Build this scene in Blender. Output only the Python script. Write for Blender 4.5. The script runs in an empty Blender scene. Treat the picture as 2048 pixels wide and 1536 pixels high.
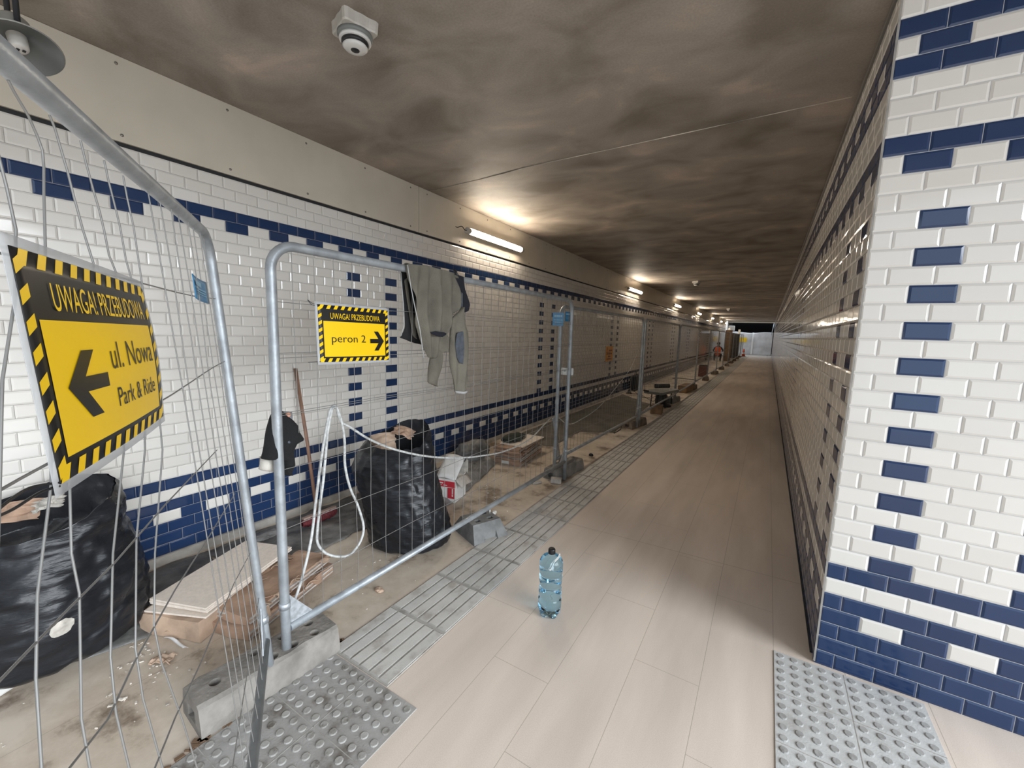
import bpy, bmesh, math, random
from mathutils import Vector, Matrix, noise
random.seed(7)
PI = math.pi
C = bpy.context.scene.collection
def V(*a): return Vector(a)

# ------------------------------------------------------------------ camera (pixel rays are used to measure positions on real planes)
F = 833.14; H = 1.6
RX = Vector((0.85217107, 0.52242724, 0.02956761))
RD = Vector((0.09097905, -0.09228351, -0.99156773))
RF = Vector((-0.51529339, 0.84767537, -0.12617127))
CAM = Vector((0, 0, H))
def ray(x, y): return RX*((x-1024)/F) + RD*((y-768)/F) + RF
def fl(x, y, z=0.0):
    d = ray(x, y); return CAM + d*((z-H)/d.z)
def onx(x, y, X):
    d = ray(x, y); return CAM + d*(X/d.x)
def bb(P, pts):
    f = Vector((RF.x, RF.y, 0)).normalized(); P = Vector(P); out = []
    for x, y in pts:
        r = ray(x, y); out.append(CAM + r*((P.dot(f))/(r.dot(f))))
    return out

# ------------------------------------------------------------------ materials
MATS = {}
def new_mat(name):
    m = bpy.data.materials.new(name); m.use_nodes = True
    nt = m.node_tree; b = nt.nodes['Principled BSDF']
    return m, nt, b
def N(nt, t, **kw):
    n = nt.nodes.new(t)
    for k, v in kw.items():
        if hasattr(n, k): setattr(n, k, v)
        else: n.inputs[k].default_value = v
    return n
def mat(name, col, rough=.5, metal=0, var=.0, vscale=6, bump=0, bscale=60, col2=None, spec=None, detail=4, stretch=None, coat=0, rvar=0, trans=0, alpha=1, ior=None):
    m, nt, b = new_mat(name); L = nt.links
    b.inputs['Base Color'].default_value = (*col, 1)
    b.inputs['Roughness'].default_value = rough
    b.inputs['Metallic'].default_value = metal
    if spec is not None: b.inputs['Specular IOR Level'].default_value = spec
    if coat: b.inputs['Coat Weight'].default_value = coat; b.inputs['Coat Roughness'].default_value = .05
    if trans: b.inputs['Transmission Weight'].default_value = trans
    if alpha < 1: b.inputs['Alpha'].default_value = alpha
    if ior: b.inputs['IOR'].default_value = ior
    tc = N(nt, 'ShaderNodeTexCoord'); src = tc.outputs['Object']
    if stretch:
        mp = N(nt, 'ShaderNodeMapping'); mp.inputs['Scale'].default_value = stretch
        L.new(src, mp.inputs['Vector']); src = mp.outputs['Vector']
    if var or col2:
        n = N(nt, 'ShaderNodeTexNoise'); n.inputs['Scale'].default_value = vscale; n.inputs['Detail'].default_value = detail
        L.new(src, n.inputs['Vector'])
        cr = N(nt, 'ShaderNodeValToRGB'); L.new(n.outputs['Fac'], cr.inputs['Fac'])
        c2 = col2 if col2 else tuple(c*(1-var) for c in col)
        c1 = col if col2 else tuple(min(1, c*(1+var*.6)) for c in col)
        cr.color_ramp.elements[0].position = .35; cr.color_ramp.elements[1].position = .65
        cr.color_ramp.elements[0].color = (*c2, 1); cr.color_ramp.elements[1].color = (*c1, 1)
        L.new(cr.outputs['Color'], b.inputs['Base Color'])
    if rvar:
        n = N(nt, 'ShaderNodeTexNoise'); n.inputs['Scale'].default_value = vscale*1.7
        L.new(src, n.inputs['Vector'])
        mr = N(nt, 'ShaderNodeMapRange'); mr.inputs['To Min'].default_value = max(0.02, rough-rvar); mr.inputs['To Max'].default_value = rough+rvar
        L.new(n.outputs['Fac'], mr.inputs['Value']); L.new(mr.outputs['Result'], b.inputs['Roughness'])
    if bump:
        n = N(nt, 'ShaderNodeTexNoise'); n.inputs['Scale'].default_value = bscale; n.inputs['Detail'].default_value = 5
        L.new(src, n.inputs['Vector'])
        bp = N(nt, 'ShaderNodeBump'); bp.inputs['Strength'].default_value = bump; bp.inputs['Distance'].default_value = .01
        L.new(n.outputs['Fac'], bp.inputs['Height']); L.new(bp.outputs['Normal'], b.inputs['Normal'])
    MATS[name] = m
    return m
def emis(name, col, s):
    m, nt, b = new_mat(name)
    b.inputs['Base Color'].default_value = (.9, .9, .9, 1)
    b.inputs['Emission Color'].default_value = (*col, 1); b.inputs['Emission Strength'].default_value = s
    return m

M_galv = mat('galvanised steel', (.34, .365, .385), .42, .38, var=.22, vscale=14, bump=.12, bscale=90, rvar=.1)
M_galv2 = mat('galvanised plate', (.5, .53, .56), .5, .6, var=.25, vscale=40)
M_wire = mat('galvanised wire', (.23, .225, .215), .5, .35)
M_conc = mat('fence block concrete', (.23, .212, .19), .9, var=.32, vscale=9, bump=.55, bscale=45)
M_conc_dk = mat('brown stained block', (.2, .155, .12), .9, var=.4, vscale=9, bump=.5, bscale=40)
M_rubber = mat('recycled rubber grey', (.2, .2, .195), .8, var=.25, vscale=12, bump=.3, bscale=60)
M_kerb = mat('kerb concrete', (.40, .37, .33), .85, var=.35, vscale=5, bump=.4, bscale=30)
M_bag = mat('black polythene', (.014, .015, .018), .30, spec=.32, var=.3, vscale=5, bump=.6, bscale=8, stretch=(1.0, 1.0, 4.0), rvar=.09)
M_bagt = mat('grey black film', (.035, .036, .04), .25, bump=.5, bscale=14, rvar=.08)
M_film = mat('dusty plastic film', (.15, .147, .14), .45, var=.5, vscale=9, bump=1.0, bscale=16, rvar=.15)
M_film2 = mat('pale dusty film', (.20, .195, .19), .42, var=.45, vscale=9, bump=1.0, bscale=16, rvar=.15)
M_card = mat('brown cardboard', (.40, .262, .182), .8, var=.25, vscale=8, bump=.2, bscale=25)
M_card2 = mat('light cardboard', (.48, .345, .25), .8, var=.25, vscale=8, bump=.2, bscale=25)
M_slab = mat('beige porcelain slab', (.80, .71, .62), .45, var=.08, vscale=60)
M_slabe = mat('slab edge', (.50, .46, .42), .6, var=.2, vscale=30)
M_paper = mat('white board', (.72, .71, .69), .7, var=.1, vscale=14)
M_red = mat('red print', (.55, .03, .05), .5, var=.12, vscale=20)
M_black = mat('black plastic', (.012, .012, .013), .4)
M_blackm = mat('black matt rubber', (.02, .02, .022), .75)
M_yel = mat('sign yellow', (.86, .55, .010), .3, spec=.3)
M_sblk = mat('sign black', (.014, .013, .012), .3, spec=.3)
M_lam = mat('laminate clear edge', (.62, .63, .64), .15, alpha=.55)
M_cloth = mat('grey green fleece', (.15, .138, .108), .95, var=.22, vscale=7, bump=.5, bscale=220)
M_cloth_in = mat('dark fleece lining', (.012, .012, .013), .95, bump=.4, bscale=200)
M_patch = mat('slate elbow patch', (.075, .085, .105), .9, var=.3, vscale=30, bump=.4, bscale=200)
M_seam = mat('pale trim tape', (.42, .42, .42), .8)
M_navy = mat('navy cotton', (.008, .009, .016), .9, bump=.3, bscale=120)
M_blk = mat('black knit', (.006, .006, .007), .92, bump=.4, bscale=120)
M_rag = mat('dirty white rag', (.46, .43, .38), .9, var=.35, vscale=18, bump=.3, bscale=80)
M_peach = mat('peach rubber', (.62, .3, .2), .6)
M_greyrag = mat('grey rag', (.25, .26, .28), .9, var=.3, vscale=30)
M_cable = mat('dirty white cable', (.50, .51, .50), .5, var=.3, vscale=50)
M_cabled = mat('dark cable', (.02, .02, .02), .6)
M_wood = mat('broom wood', (.27, .15, .10), .6, var=.3, vscale=6, stretch=(8, 8, 1))
M_brist = mat('dark red bristles', (.13, .015, .02), .6, var=.4, vscale=60, bump=.8, bscale=160)
M_blue = mat('blue label', (.02, .17, .34), .4, coat=.3)
M_bluep = mat('blue printed bag', (.01, .07, .30), .45, var=.3, vscale=25)
M_white = mat('white plastic', (.68, .67, .64), .35)
M_offw = mat('off white plastic', (.52, .49, .44), .45, var=.1, vscale=20)
M_grey = mat('grey moulded plastic', (.19, .2, .19), .45)
M_horn = mat('horn grey', (.30, .29, .26), .4, var=.15, vscale=5)
M_hornd = mat('horn inside', (.10, .105, .10), .35, var=.2, vscale=4)
M_vest = mat('orange safety vest', (.85, .12, .03), .7)
M_skin = mat('skin', (.5, .3, .22), .6)
M_hair = mat('dark hair', (.02, .015, .012), .8)
M_dark = mat('dark fabric', (.015, .016, .022), .85)
M_tarp = mat('white tarpaulin', (.60, .60, .62), .6, var=.14, vscale=2, bump=.5, bscale=3)
M_tarpb = mat('bright tarpaulin seam', (.8, .8, .8), .5)
M_orange = mat('orange notice', (.80, .33, .01), .4)
M_bronze = mat('notice brown print', (.22, .07, .01), .5)
M_case = mat('rust red case', (.17, .05, .035), .6, var=.2, vscale=8)
M_brown = mat('raw brown timber', (.22, .13, .07), .75, var=.35, vscale=7, bump=.3)
M_screw = mat('screw head', (.25, .23, .2), .4, .6)
M_tube = emis('lamp tube', (1.0, .86, .68), 95)
M_clip = mat('bright zinc', (.62, .63, .62), .3, .8)
M_crumb = mat('pale crumbs', (.62, .57, .5), .9, var=.4, vscale=40)

def tile_mat(name, c, c2, rough):
    m, nt, b = new_mat(name); L = nt.links
    at = N(nt, 'ShaderNodeAttribute'); at.attribute_name = 'tv'
    mx = N(nt, 'ShaderNodeMix'); mx.data_type = 'RGBA'
    mx.inputs['A'].default_value = (*c, 1); mx.inputs['B'].default_value = (*c2, 1)
    L.new(at.outputs['Fac'], mx.inputs['Factor']); L.new(mx.outputs['Result'], b.inputs['Base Color'])
    b.inputs['Roughness'].default_value = rough
    b.inputs['Specular IOR Level'].default_value = .5
    return m
M_tw = tile_mat('white bevelled tile', (.76, .73, .68), (.70, .665, .615), .09)
M_tb = tile_mat('navy bevelled tile', (.016, .036, .098), (.020, .044, .115), .08)
M_grout = mat('grey grout', (.36, .34, .31), .9, var=.2, vscale=12)
M_groutw = mat('pale grout', (.62, .62, .62), .9)

def ceiling_mat():
    m, nt, b = new_mat('raw concrete ceiling'); L = nt.links
    tc = N(nt, 'ShaderNodeTexCoord')
    mp = N(nt, 'ShaderNodeMapping'); mp.inputs['Scale'].default_value = (1.0, 1.35, 1); L.new(tc.outputs['Object'], mp.inputs['Vector'])
    n = N(nt, 'ShaderNodeTexNoise'); n.inputs['Scale'].default_value = 1.7; n.inputs['Detail'].default_value = 5; n.inputs['Roughness'].default_value = .5
    n.inputs['Distortion'].default_value = .5
    L.new(mp.outputs['Vector'], n.inputs['Vector'])
    cr = N(nt, 'ShaderNodeValToRGB'); L.new(n.outputs['Fac'], cr.inputs['Fac'])
    e = cr.color_ramp.elements
    e[0].position = .32; e[0].color = (.24, .20, .16, 1); e[1].position = .74; e[1].color = (.66, .53, .44, 1)
    k = e.new(.5); k.color = (.38, .33, .28, 1)
    k = e.new(.6); k.color = (.45, .385, .325, 1)
    n2 = N(nt, 'ShaderNodeTexNoise'); n2.inputs['Scale'].default_value = 90; L.new(tc.outputs['Object'], n2.inputs['Vector'])
    mx = N(nt, 'ShaderNodeMix'); mx.data_type = 'RGBA'; mx.blend_type = 'MULTIPLY'; mx.inputs['Factor'].default_value = .35
    L.new(cr.outputs['Color'], mx.inputs['A']); L.new(n2.outputs['Fac'], mx.inputs['B'])
    L.new(mx.outputs['Result'], b.inputs['Base Color'])
    b.inputs['Roughness'].default_value = .62
    bp = N(nt, 'ShaderNodeBump'); bp.inputs['Strength'].default_value = .25; bp.inputs['Distance'].default_value = .02
    L.new(n.outputs['Fac'], bp.inputs['Height']); L.new(bp.outputs['Normal'], b.inputs['Normal'])
    return m
M_ceil = ceiling_mat()

def floor_mat():
    m, nt, b = new_mat('porcelain plank floor'); L = nt.links
    tc = N(nt, 'ShaderNodeTexCoord'); sx = N(nt, 'ShaderNodeSeparateXYZ'); L.new(tc.outputs['Object'], sx.inputs['Vector'])
    def mth(op, a, bb_=None, c=None):
        n = N(nt, 'ShaderNodeMath'); n.operation = op
        for i, q in enumerate((a, bb_, c)):
            if q is None: continue
            if isinstance(q, (int, float)): n.inputs[i].default_value = q
            else: L.new(q, n.inputs[i])
        return n.outputs[0]
    X, Y = sx.outputs['X'], sx.outputs['Y']
    W = .2955
    fx = mth('DIVIDE', mth('ADD', X, .1285), W)
    ix = mth('FLOOR', fx); frx = mth('SUBTRACT', fx, ix)
    dx = mth('MULTIPLY', mth('MINIMUM', frx, mth('SUBTRACT', 1, frx)), W)
    ly = 1.18
    fy = mth('DIVIDE', mth('ADD', mth('ADD', Y, -3.13), mth('MULTIPLY', mth('MODULO', mth('ADD', ix, 40), 3), .37)), ly)
    iy = mth('FLOOR', fy); fry = mth('SUBTRACT', fy, iy)
    dy = mth('MULTIPLY', mth('MINIMUM', fry, mth('SUBTRACT', 1, fry)), ly)
    # the raw left lane has big slabs
    left = mth('LESS_THAN', X, -1.72)
    d = mth('MINIMUM', dx, dy)
    dl = mth('MINIMUM', mth('ABSOLUTE', mth('ADD', X, 2.25)), mth('ABSOLUTE', mth('ADD', Y, -3.115)))
    dd = mth('ADD', mth('MULTIPLY', d, mth('SUBTRACT', 1, left)), mth('MULTIPLY', dl, left))
    # one cross joint over the whole width
    dd = mth('MINIMUM', dd, mth('MULTIPLY', mth('ABSOLUTE', mth('ADD', Y, mth('ADD', mth('MULTIPLY', X, -.04), -3.19))), .6))
    joint = mth('LESS_THAN', dd, .0014)
    n = N(nt, 'ShaderNodeTexNoise'); n.inputs['Scale'].default_value = 260; n.inputs['Detail'].default_value = 2; L.new(tc.outputs['Object'], n.inputs['Vector'])
    cr = N(nt, 'ShaderNodeValToRGB'); L.new(n.outputs['Fac'], cr.inputs['Fac'])
    cr.color_ramp.elements[0].position = .3; cr.color_ramp.elements[0].color = (.63, .535, .455, 1)
    cr.color_ramp.elements[1].position = .6; cr.color_ramp.elements[1].color = (.70, .605, .525, 1)
    # soft wear streaks along the walking lane
    mp = N(nt, 'ShaderNodeMapping'); mp.inputs['Scale'].default_value = (2.2, .35, 1); L.new(tc.outputs['Object'], mp.inputs['Vector'])
    n2 = N(nt, 'ShaderNodeTexNoise'); n2.inputs['Scale'].default_value = 2.2; n2.inputs['Detail'].default_value = 5; L.new(mp.outputs['Vector'], n2.inputs['Vector'])
    mr = N(nt, 'ShaderNodeMapRange'); mr.inputs['From Min'].default_value = .35; mr.inputs['From Max'].default_value = .65
    mr.inputs['To Min'].default_value = .86; mr.inputs['To Max'].default_value = 1.04; L.new(n2.outputs['Fac'], mr.inputs['Value'])
    m1 = N(nt, 'ShaderNodeMix'); m1.data_type = 'RGBA'; m1.blend_type = 'MULTIPLY'; m1.inputs['Factor'].default_value = 1
    L.new(cr.outputs['Color'], m1.inputs['A']); L.new(mr.outputs['Result'], m1.inputs['B'])
    # dirt in the left lane
    n3 = N(nt, 'ShaderNodeTexNoise'); n3.inputs['Scale'].default_value = 2.6; n3.inputs['Detail'].default_value = 8; n3.inputs['Roughness'].default_value = .65
    L.new(tc.outputs['Object'], n3.inputs['Vector'])
    c3 = N(nt, 'ShaderNodeValToRGB'); L.new(n3.outputs['Fac'], c3.inputs['Fac'])
    c3.color_ramp.elements[0].position = .36; c3.color_ramp.elements[0].color = (.17, .125, .085, 1)
    c3.color_ramp.elements[1].position = .6; c3.color_ramp.elements[1].color = (.62, .54, .445, 1)
    k = c3.color_ramp.elements.new(.46); k.color = (.50, .42, .335, 1)
    m2 = N(nt, 'ShaderNodeMix'); m2.data_type = 'RGBA'
    ramp = N(nt, 'ShaderNodeMapRange'); ramp.inputs['From Min'].default_value = -1.60; ramp.inputs['From Max'].default_value = -1.80
    L.new(X, ramp.inputs['Value']); L.new(ramp.outputs['Result'], m2.inputs['Factor'])
    L.new(m1.outputs['Result'], m2.inputs['A']); L.new(c3.outputs['Color'], m2.inputs['B'])
    m3 = N(nt, 'ShaderNodeMix'); m3.data_type = 'RGBA'; m3.inputs['B'].default_value = (.30, .25, .20, 1)
    L.new(mth('MULTIPLY', joint, .62), m3.inputs['Factor']); L.new(m2.outputs['Result'], m3.inputs['A'])
    L.new(m3.outputs['Result'], b.inputs['Base Color'])
    b.inputs['Roughness'].default_value = .52
    bp = N(nt, 'ShaderNodeBump'); bp.inputs['Strength'].default_value = .4; bp.inputs['Distance'].default_value = .002; bp.invert = True
    L.new(joint, bp.inputs['Height']); L.new(bp.outputs['Normal'], b.inputs['Normal'])
    return m
M_floor = floor_mat()

def tactile_mat(name, c1, c2, dirt, sc=7):
    m, nt, b = new_mat(name); L = nt.links
    tc = N(nt, 'ShaderNodeTexCoord')
    n = N(nt, 'ShaderNodeTexNoise'); n.inputs['Scale'].default_value = sc; n.inputs['Detail'].default_value = 7; n.inputs['Roughness'].default_value = .6
    L.new(tc.outputs['Object'], n.inputs['Vector'])
    cr = N(nt, 'ShaderNodeValToRGB'); L.new(n.outputs['Fac'], cr.inputs['Fac'])
    e = cr.color_ramp.elements
    e[0].position = .34; e[0].color = (*dirt, 1); e[1].position = .66; e[1].color = (*c1, 1)
    k = e.new(.46); k.color = (*c2, 1)
    L.new(cr.outputs['Color'], b.inputs['Base Color'])
    b.inputs['Roughness'].default_value = .8
    n2 = N(nt, 'ShaderNodeTexNoise'); n2.inputs['Scale'].default_value = 130; L.new(tc.outputs['Object'], n2.inputs['Vector'])
    bp = N(nt, 'ShaderNodeBump'); bp.inputs['Strength'].default_value = .3; bp.inputs['Distance'].default_value = .004
    L.new(n2.outputs['Fac'], bp.inputs['Height']); L.new(bp.outputs['Normal'], b.inputs['Normal'])
    return m
M_tac = tactile_mat('tactile concrete rib', (.58, .565, .535), (.52, .505, .475), (.37, .34, .305))
M_tacd = tactile_mat('tactile concrete dirty', (.38, .375, .36), (.30, .29, .275), (.13, .11, .092), 6)
M_tacc = tactile_mat('tactile concrete clean', (.52, .52, .51), (.48, .48, .47), (.38, .37, .35), 5)

M_groove = tactile_mat('grimy joint and shaded groove', (.40, .385, .36), (.35, .335, .31), (.24, .22, .195), 9)  # groove bed and rib sides darkened: shade put into the colour, with grime
M_tacd2 = tactile_mat('dirty blister', (.40, .395, .375), (.31, .30, .28), (.09, .075, .06), 8)
M_tacc2 = tactile_mat('worn blister', (.36, .355, .345), (.31, .305, .295), (.22, .21, .2), 9)
# ------------------------------------------------------------------ object helpers
ORG = {}
def setp(o, label=None, cat=None, group=None, kind=None):
    if label: o['label'] = label
    if cat: o['category'] = cat
    if group: o['group'] = group
    if kind: o['kind'] = kind
    return o
def thing(name, label, cat, loc, group=None):
    o = bpy.data.objects.new(name, None); C.objects.link(o)
    o.empty_display_size = .1
    o.location = loc; ORG[o] = Vector(loc)
    return setp(o, label, cat, group)
class MB:
    def __init__(s): s.v = []; s.f = []; s.m = []; s.sm = []
    def add(s, vs, fs, mi=0, smooth=False):
        k = len(s.v); s.v += [Vector(q) for q in vs]
        for f in fs: s.f.append([k+i for i in f]); s.m.append(mi); s.sm.append(smooth)
        return s
    def box(s, c, d, R=None, mi=0, bev=0):
        x, y, z = d[0]/2, d[1]/2, d[2]/2
        if bev:
            bm = bmesh.new(); bmesh.ops.create_cube(bm, size=1)
            for v in bm.verts: v.co = Vector((v.co.x*d[0], v.co.y*d[1], v.co.z*d[2]))
            bmesh.ops.bevel(bm, geom=bm.edges[:], offset=bev, segments=2, profile=.5, affect='EDGES')
            vs = [v.co.copy() for v in bm.verts]; fs = [[v.index for v in f.verts] for f in bm.faces]; bm.free()
        else:
            vs = [Vector((a*x, b*y, e*z)) for e in (-1, 1) for b in (-1, 1) for a in (-1, 1)]
            fs = [(0, 2, 3, 1), (4, 5, 7, 6), (0, 1, 5, 4), (2, 6, 7, 3), (0, 4, 6, 2), (1, 3, 7, 5)]
        if R is not None: vs = [R @ q for q in vs]
        return s.add([q+Vector(c) for q in vs], fs, mi)
    def tube(s, pts, r, n=10, mi=0, cap=True, rr=None, closed=False):
        pts = [Vector(p) for p in pts]; K = len(pts); vs = []; fs = []
        up = None
        for i, p in enumerate(pts):
            if closed: t = pts[(i+1) % K]-pts[i-1]
            else: t = (pts[min(i+1, K-1)]-pts[max(i-1, 0)])
            if t.length < 1e-9: t = Vector((0, 0, 1))
            t.normalize()
            if up is None:
                up = Vector((0, 0, 1)) if abs(t.z) < .9 else Vector((1, 0, 0))
            a = t.cross(up)
            if a.length < 1e-6: a = t.cross(Vector((1, 0, 0)))
            a.normalize(); b = a.cross(t).normalized(); up = b
            q = rr[i] if rr else r
            for j in range(n):
                w = 2*PI*j/n; vs.append(p+a*(math.cos(w)*q)+b*(math.sin(w)*q))
        for i in range(K if closed else K-1):
            for j in range(n):
                i2 = (i+1) % K
                fs.append((i*n+j, i*n+(j+1) % n, i2*n+(j+1) % n, i2*n+j))
        s.add(vs, fs, mi, True)
        if cap and not closed:
            k = len(s.v)-len(vs)
            s.f.append([k+j for j in range(n)][::-1]); s.m.append(mi); s.sm.append(False)
            s.f.append([k+(K-1)*n+j for j in range(n)]); s.m.append(mi); s.sm.append(False)
        return s
    def lathe(s, prof, c=(0, 0, 0), n=24, mi=0, R=None, smooth=True, cap=True):
        c = Vector(c); vs = []; fs = []
        for r, z in prof:
            for j in range(n):
                w = 2*PI*j/n; q = Vector((r*math.cos(w), r*math.sin(w), z))
                vs.append((R @ q if R is not None else q)+c)
        for i in range(len(prof)-1):
            for j in range(n): fs.append((i*n+j, i*n+(j+1) % n, (i+1)*n+(j+1) % n, (i+1)*n+j))
        if cap and prof[0][0] > 1e-5: fs.append([j for j in range(n)][::-1])
        if cap and prof[-1][0] > 1e-5: fs.append([(len(prof)-1)*n+j for j in range(n)])
        return s.add(vs, fs, mi, smooth)
    def grid(s, fn, nu, nv, mi=0, smooth=True, cu=False, th=0):
        vs = [Vector(fn(i/nu if cu else i/nu, j/nv)) for j in range(nv+1) for i in range(nu if cu else nu+1)]
        w = nu if cu else nu+1; fs = []
        for j in range(nv):
            for i in range(nu):
                fs.append((j*w+i, j*w+(i+1) % w, (j+1)*w+(i+1) % w, (j+1)*w+i))
        return s.add(vs, fs, mi, smooth)
    def build(s, name, mats, parent=None, org=None, thick=0):
        if parent is not None: o_ = ORG[parent]
        elif org is not None: o_ = Vector(org)
        else:
            xs = [v.x for v in s.v]; ys = [v.y for v in s.v]; zs = [v.z for v in s.v]
            o_ = Vector(((min(xs)+max(xs))/2, (min(ys)+max(ys))/2, min(zs)))
        me = bpy.data.meshes.new(name)
        me.from_pydata([tuple(v-o_) for v in s.v], [], s.f)
        if not isinstance(mats, (list, tuple)): mats = [mats]
        for m in mats: me.materials.append(m)
        me.polygons.foreach_set('material_index', s.m); me.polygons.foreach_set('use_smooth', s.sm)
        me.update()
        if len(s.f) < 60000:
            bm = bmesh.new(); bm.from_mesh(me); bmesh.ops.recalc_face_normals(bm, faces=bm.faces[:]); bm.to_mesh(me); bm.free()
        o = bpy.data.objects.new(name, me); C.objects.link(o)
        if parent is not None: o.parent = parent
        else: o.location = o_
        ORG[o] = o_
        if thick:
            md = o.modifiers.new('thickness', 'SOLIDIFY'); md.thickness = thick; md.offset = 0
        return o
def copy_tree(o, parent=None):
    c = o.copy(); C.objects.link(c); c.parent = parent
    for ch in o.children: copy_tree(ch, c)
    return c
def nz(x, y, z, s=1.0): return noise.noise(Vector((x, y, z))*s)
def lerp(a, b, t): return a+(b-a)*t
def pl(pts, t):
    n = len(pts)-1; k = min(int(t*n), n-1); return Vector(pts[k]).lerp(Vector(pts[k+1]), t*n-k)
def spline(pts, per=6):
    pts = [Vector(p) for p in pts]; out = []
    for i in range(len(pts)-1):
        p0 = pts[max(i-1, 0)]; p1 = pts[i]; p2 = pts[i+1]; p3 = pts[min(i+2, len(pts)-1)]
        for k in range(per):
            t = k/per
            out.append(.5*((2*p1)+(p2-p0)*t+(2*p0-5*p1+4*p2-p3)*t*t+(3*p1-p0-3*p2+p3)*t**3))
    out.append(pts[-1]); return out
def rot(ax, deg): return Matrix.Rotation(math.radians(deg), 3, ax)

# ------------------------------------------------------------------ tiled walls: every tile a bevelled block, the pattern set by its row and column
def tile_wall(name, O, U, Nn, ulen, z0, rh, tw, nrows, ref, kind, mats, zmax):
    """O start of the wall, U along, Nn outwards. ref: distance along U of the left edge of the first pillar tile of odd rows"""
    rnd = random.Random(hash(kind) % 1000 if False else len(name)*7+nrows)
    vs = []; fs = []; mi = []; tv = []
    U = Vector(U); Nn = Vector(Nn); O = Vector(O); Z = Vector((0, 0, 1))
    g = .0011; bv = .0085; hh = .0045
    def q(u, z, h): return O+U*u+Z*z+Nn*h
    # grout bed
    vs += [q(0, z0, 0), q(ulen, z0, 0), q(ulen, zmax, 0), q(0, zmax, 0)]
    flip = U.cross(Z).dot(Nn) < 0
    fs.append((0, 1, 2, 3) if not flip else (3, 2, 1, 0)); mi.append(2); tv.append(0)
    for r in range(nrows):
        off = ref % tw if r % 2 else (ref-tw/2) % tw
        k0 = int(math.floor((0-off)/tw)); k1 = int(math.ceil((ulen-off)/tw))
        for k in range(k0, k1+1):
            u0 = max(off+k*tw, 0)+g; u1 = min(off+(k+1)*tw, ulen)-g
            if u1-u0 < .012: continue
            za = z0+r*rh+g; zb = min(z0+(r+1)*rh-g, zmax)
            if zb-za < .01: continue
            kk = k-int(round((ref-off)/tw)) if r % 2 else k-int(round((ref-tw/2-off)/tw))
            blue = pattern(r, kk, kind)
            near = True
            t1 = rnd.gauss(0, .0011)*tw; t2 = rnd.gauss(0, .0011)*rh*2
            b = min(bv, (u1-u0)/3)
            n = len(vs)
            vs += [q(u0, za, .0008), q(u1, za, .0008), q(u1, zb, .0008), q(u0, zb, .0008),
                   q(u0+b, za+b, hh-t1-t2), q(u1-b, za+b, hh+t1-t2), q(u1-b, zb-b, hh+t1+t2), q(u0+b, zb-b, hh-t1+t2)]
            F_ = [(4, 5, 6, 7), (0, 1, 5, 4), (1, 2, 6, 5), (2, 3, 7, 6), (3, 0, 4, 7)]
            v_ = rnd.random()
            for f in F_:
                f = [n+i for i in f]
                fs.append(f if not flip else f[::-1]); mi.append(1 if blue else 0); tv.append(v_)
    me = bpy.data.meshes.new(name)
    o_ = O
    me.from_pydata([tuple(v-o_) for v in vs], [], fs)
    for m in mats: me.materials.append(m)
    me.polygons.foreach_set('material_index', mi)
    a = me.attributes.new('tv', 'FLOAT', 'FACE'); a.data.foreach_set('value', tv)
    me.update()
    o = bpy.data.objects.new(name, me); C.objects.link(o); o.location = o_; o['kind'] = 'structure'
    return o
def pattern(r, k, kind):
    """r row from the floor, k tile index counted from a pillar tile"""
    if r in (0, 1, 2, 4, 6): return True
    if r == 5: return False
    if kind == 'entrance':
        if r == 3: return k % 2 == 1
        if r == 30: return k % 2 == 0
    else:
        if r == 3: return k % 2 == 1
        if r == 30: return k % 2 == 0
    if r in (31,): return True
    if kind != 'left':
        if r in (35, 37): return True
        if r == 36: return k % 2 == 0
    if 7 <= r <= 27 and r % 2 == 1:
        if kind == 'entrance': return k in (0, 3)
        if kind == 'left': return k % 25 in (0, 3)
        return k % 25 in (0, 3)
    return False
YEND = 43.0
XL = -3.3; XR = .339; YN = 2.43; ZC = 3.08
wl = tile_wall('wall_left', (XL, -2.6, 0), (0, 1, 0), (1, 0, 0), 41.0+2.6, .055, .0725, .15, 35, 2.6+2.495, 'left', [M_tw, M_tb, M_grout], .055+35*.0725)
wr = tile_wall('wall_right', (XR, YN, 0), (0, 1, 0), (-1, 0, 0), YEND-YN, 0, .0768, .152, 40, .076, 'right', [M_tw, M_tb, M_grout], 3.045)
wn = tile_wall('wall_entrance', (XR, YN, 0), (1, 0, 0), (0, -1, 0), 2.9, 0, .0768, .1505, 41, .1505, 'entrance', [M_tw, M_tb, M_groutw], ZC)
# backing of the walls (body behind the tiling)
def struct(name, mb, m, parent=None):
    o = mb.build(name, m, parent); o['kind'] = 'structure'; return o
struct('wall_core_left', MB().box((XL-.12, 19.2, 1.54), (.22, 43.6, 3.08)), M_kerb)
struct('wall_core_right', MB().box((XR+.16, (YN+YEND)/2+.08, 1.54), (.30, YEND-YN-.1, 3.08)), M_kerb)
struct('wall_core_entrance', MB().box((XR+1.6, YN+.16, 1.54), (2.56, .30, 3.08)), M_kerb)
# corner bead between the two right-hand walls
o = struct('trim_corner', MB().box((XR+.001, YN+.001, 1.54), (.008, .008, 3.06)), MATS['grey grout'])
# floor, ceiling
fm = MB(); fm.add([(-9, -6, 0), (9, -6, 0), (9, 62, 0), (-9, 62, 0)], [(0, 1, 2, 3)])
o = fm.build('floor', M_floor, org=(0, 0, 0)); o['kind'] = 'structure'
struct('floor_slab', MB().box((0, 28, -.13), (18, 68, .24)), M_kerb)
cm = MB(); cm.box(((XL+3.6)/2-.12, (YEND-1.4)/2, ZC+.15), (3.6-XL+.24, YEND+1.4, .3))
o = cm.build('ceiling', M_ceil, org=(0, 0, ZC)); o['kind'] = 'structure'
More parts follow.
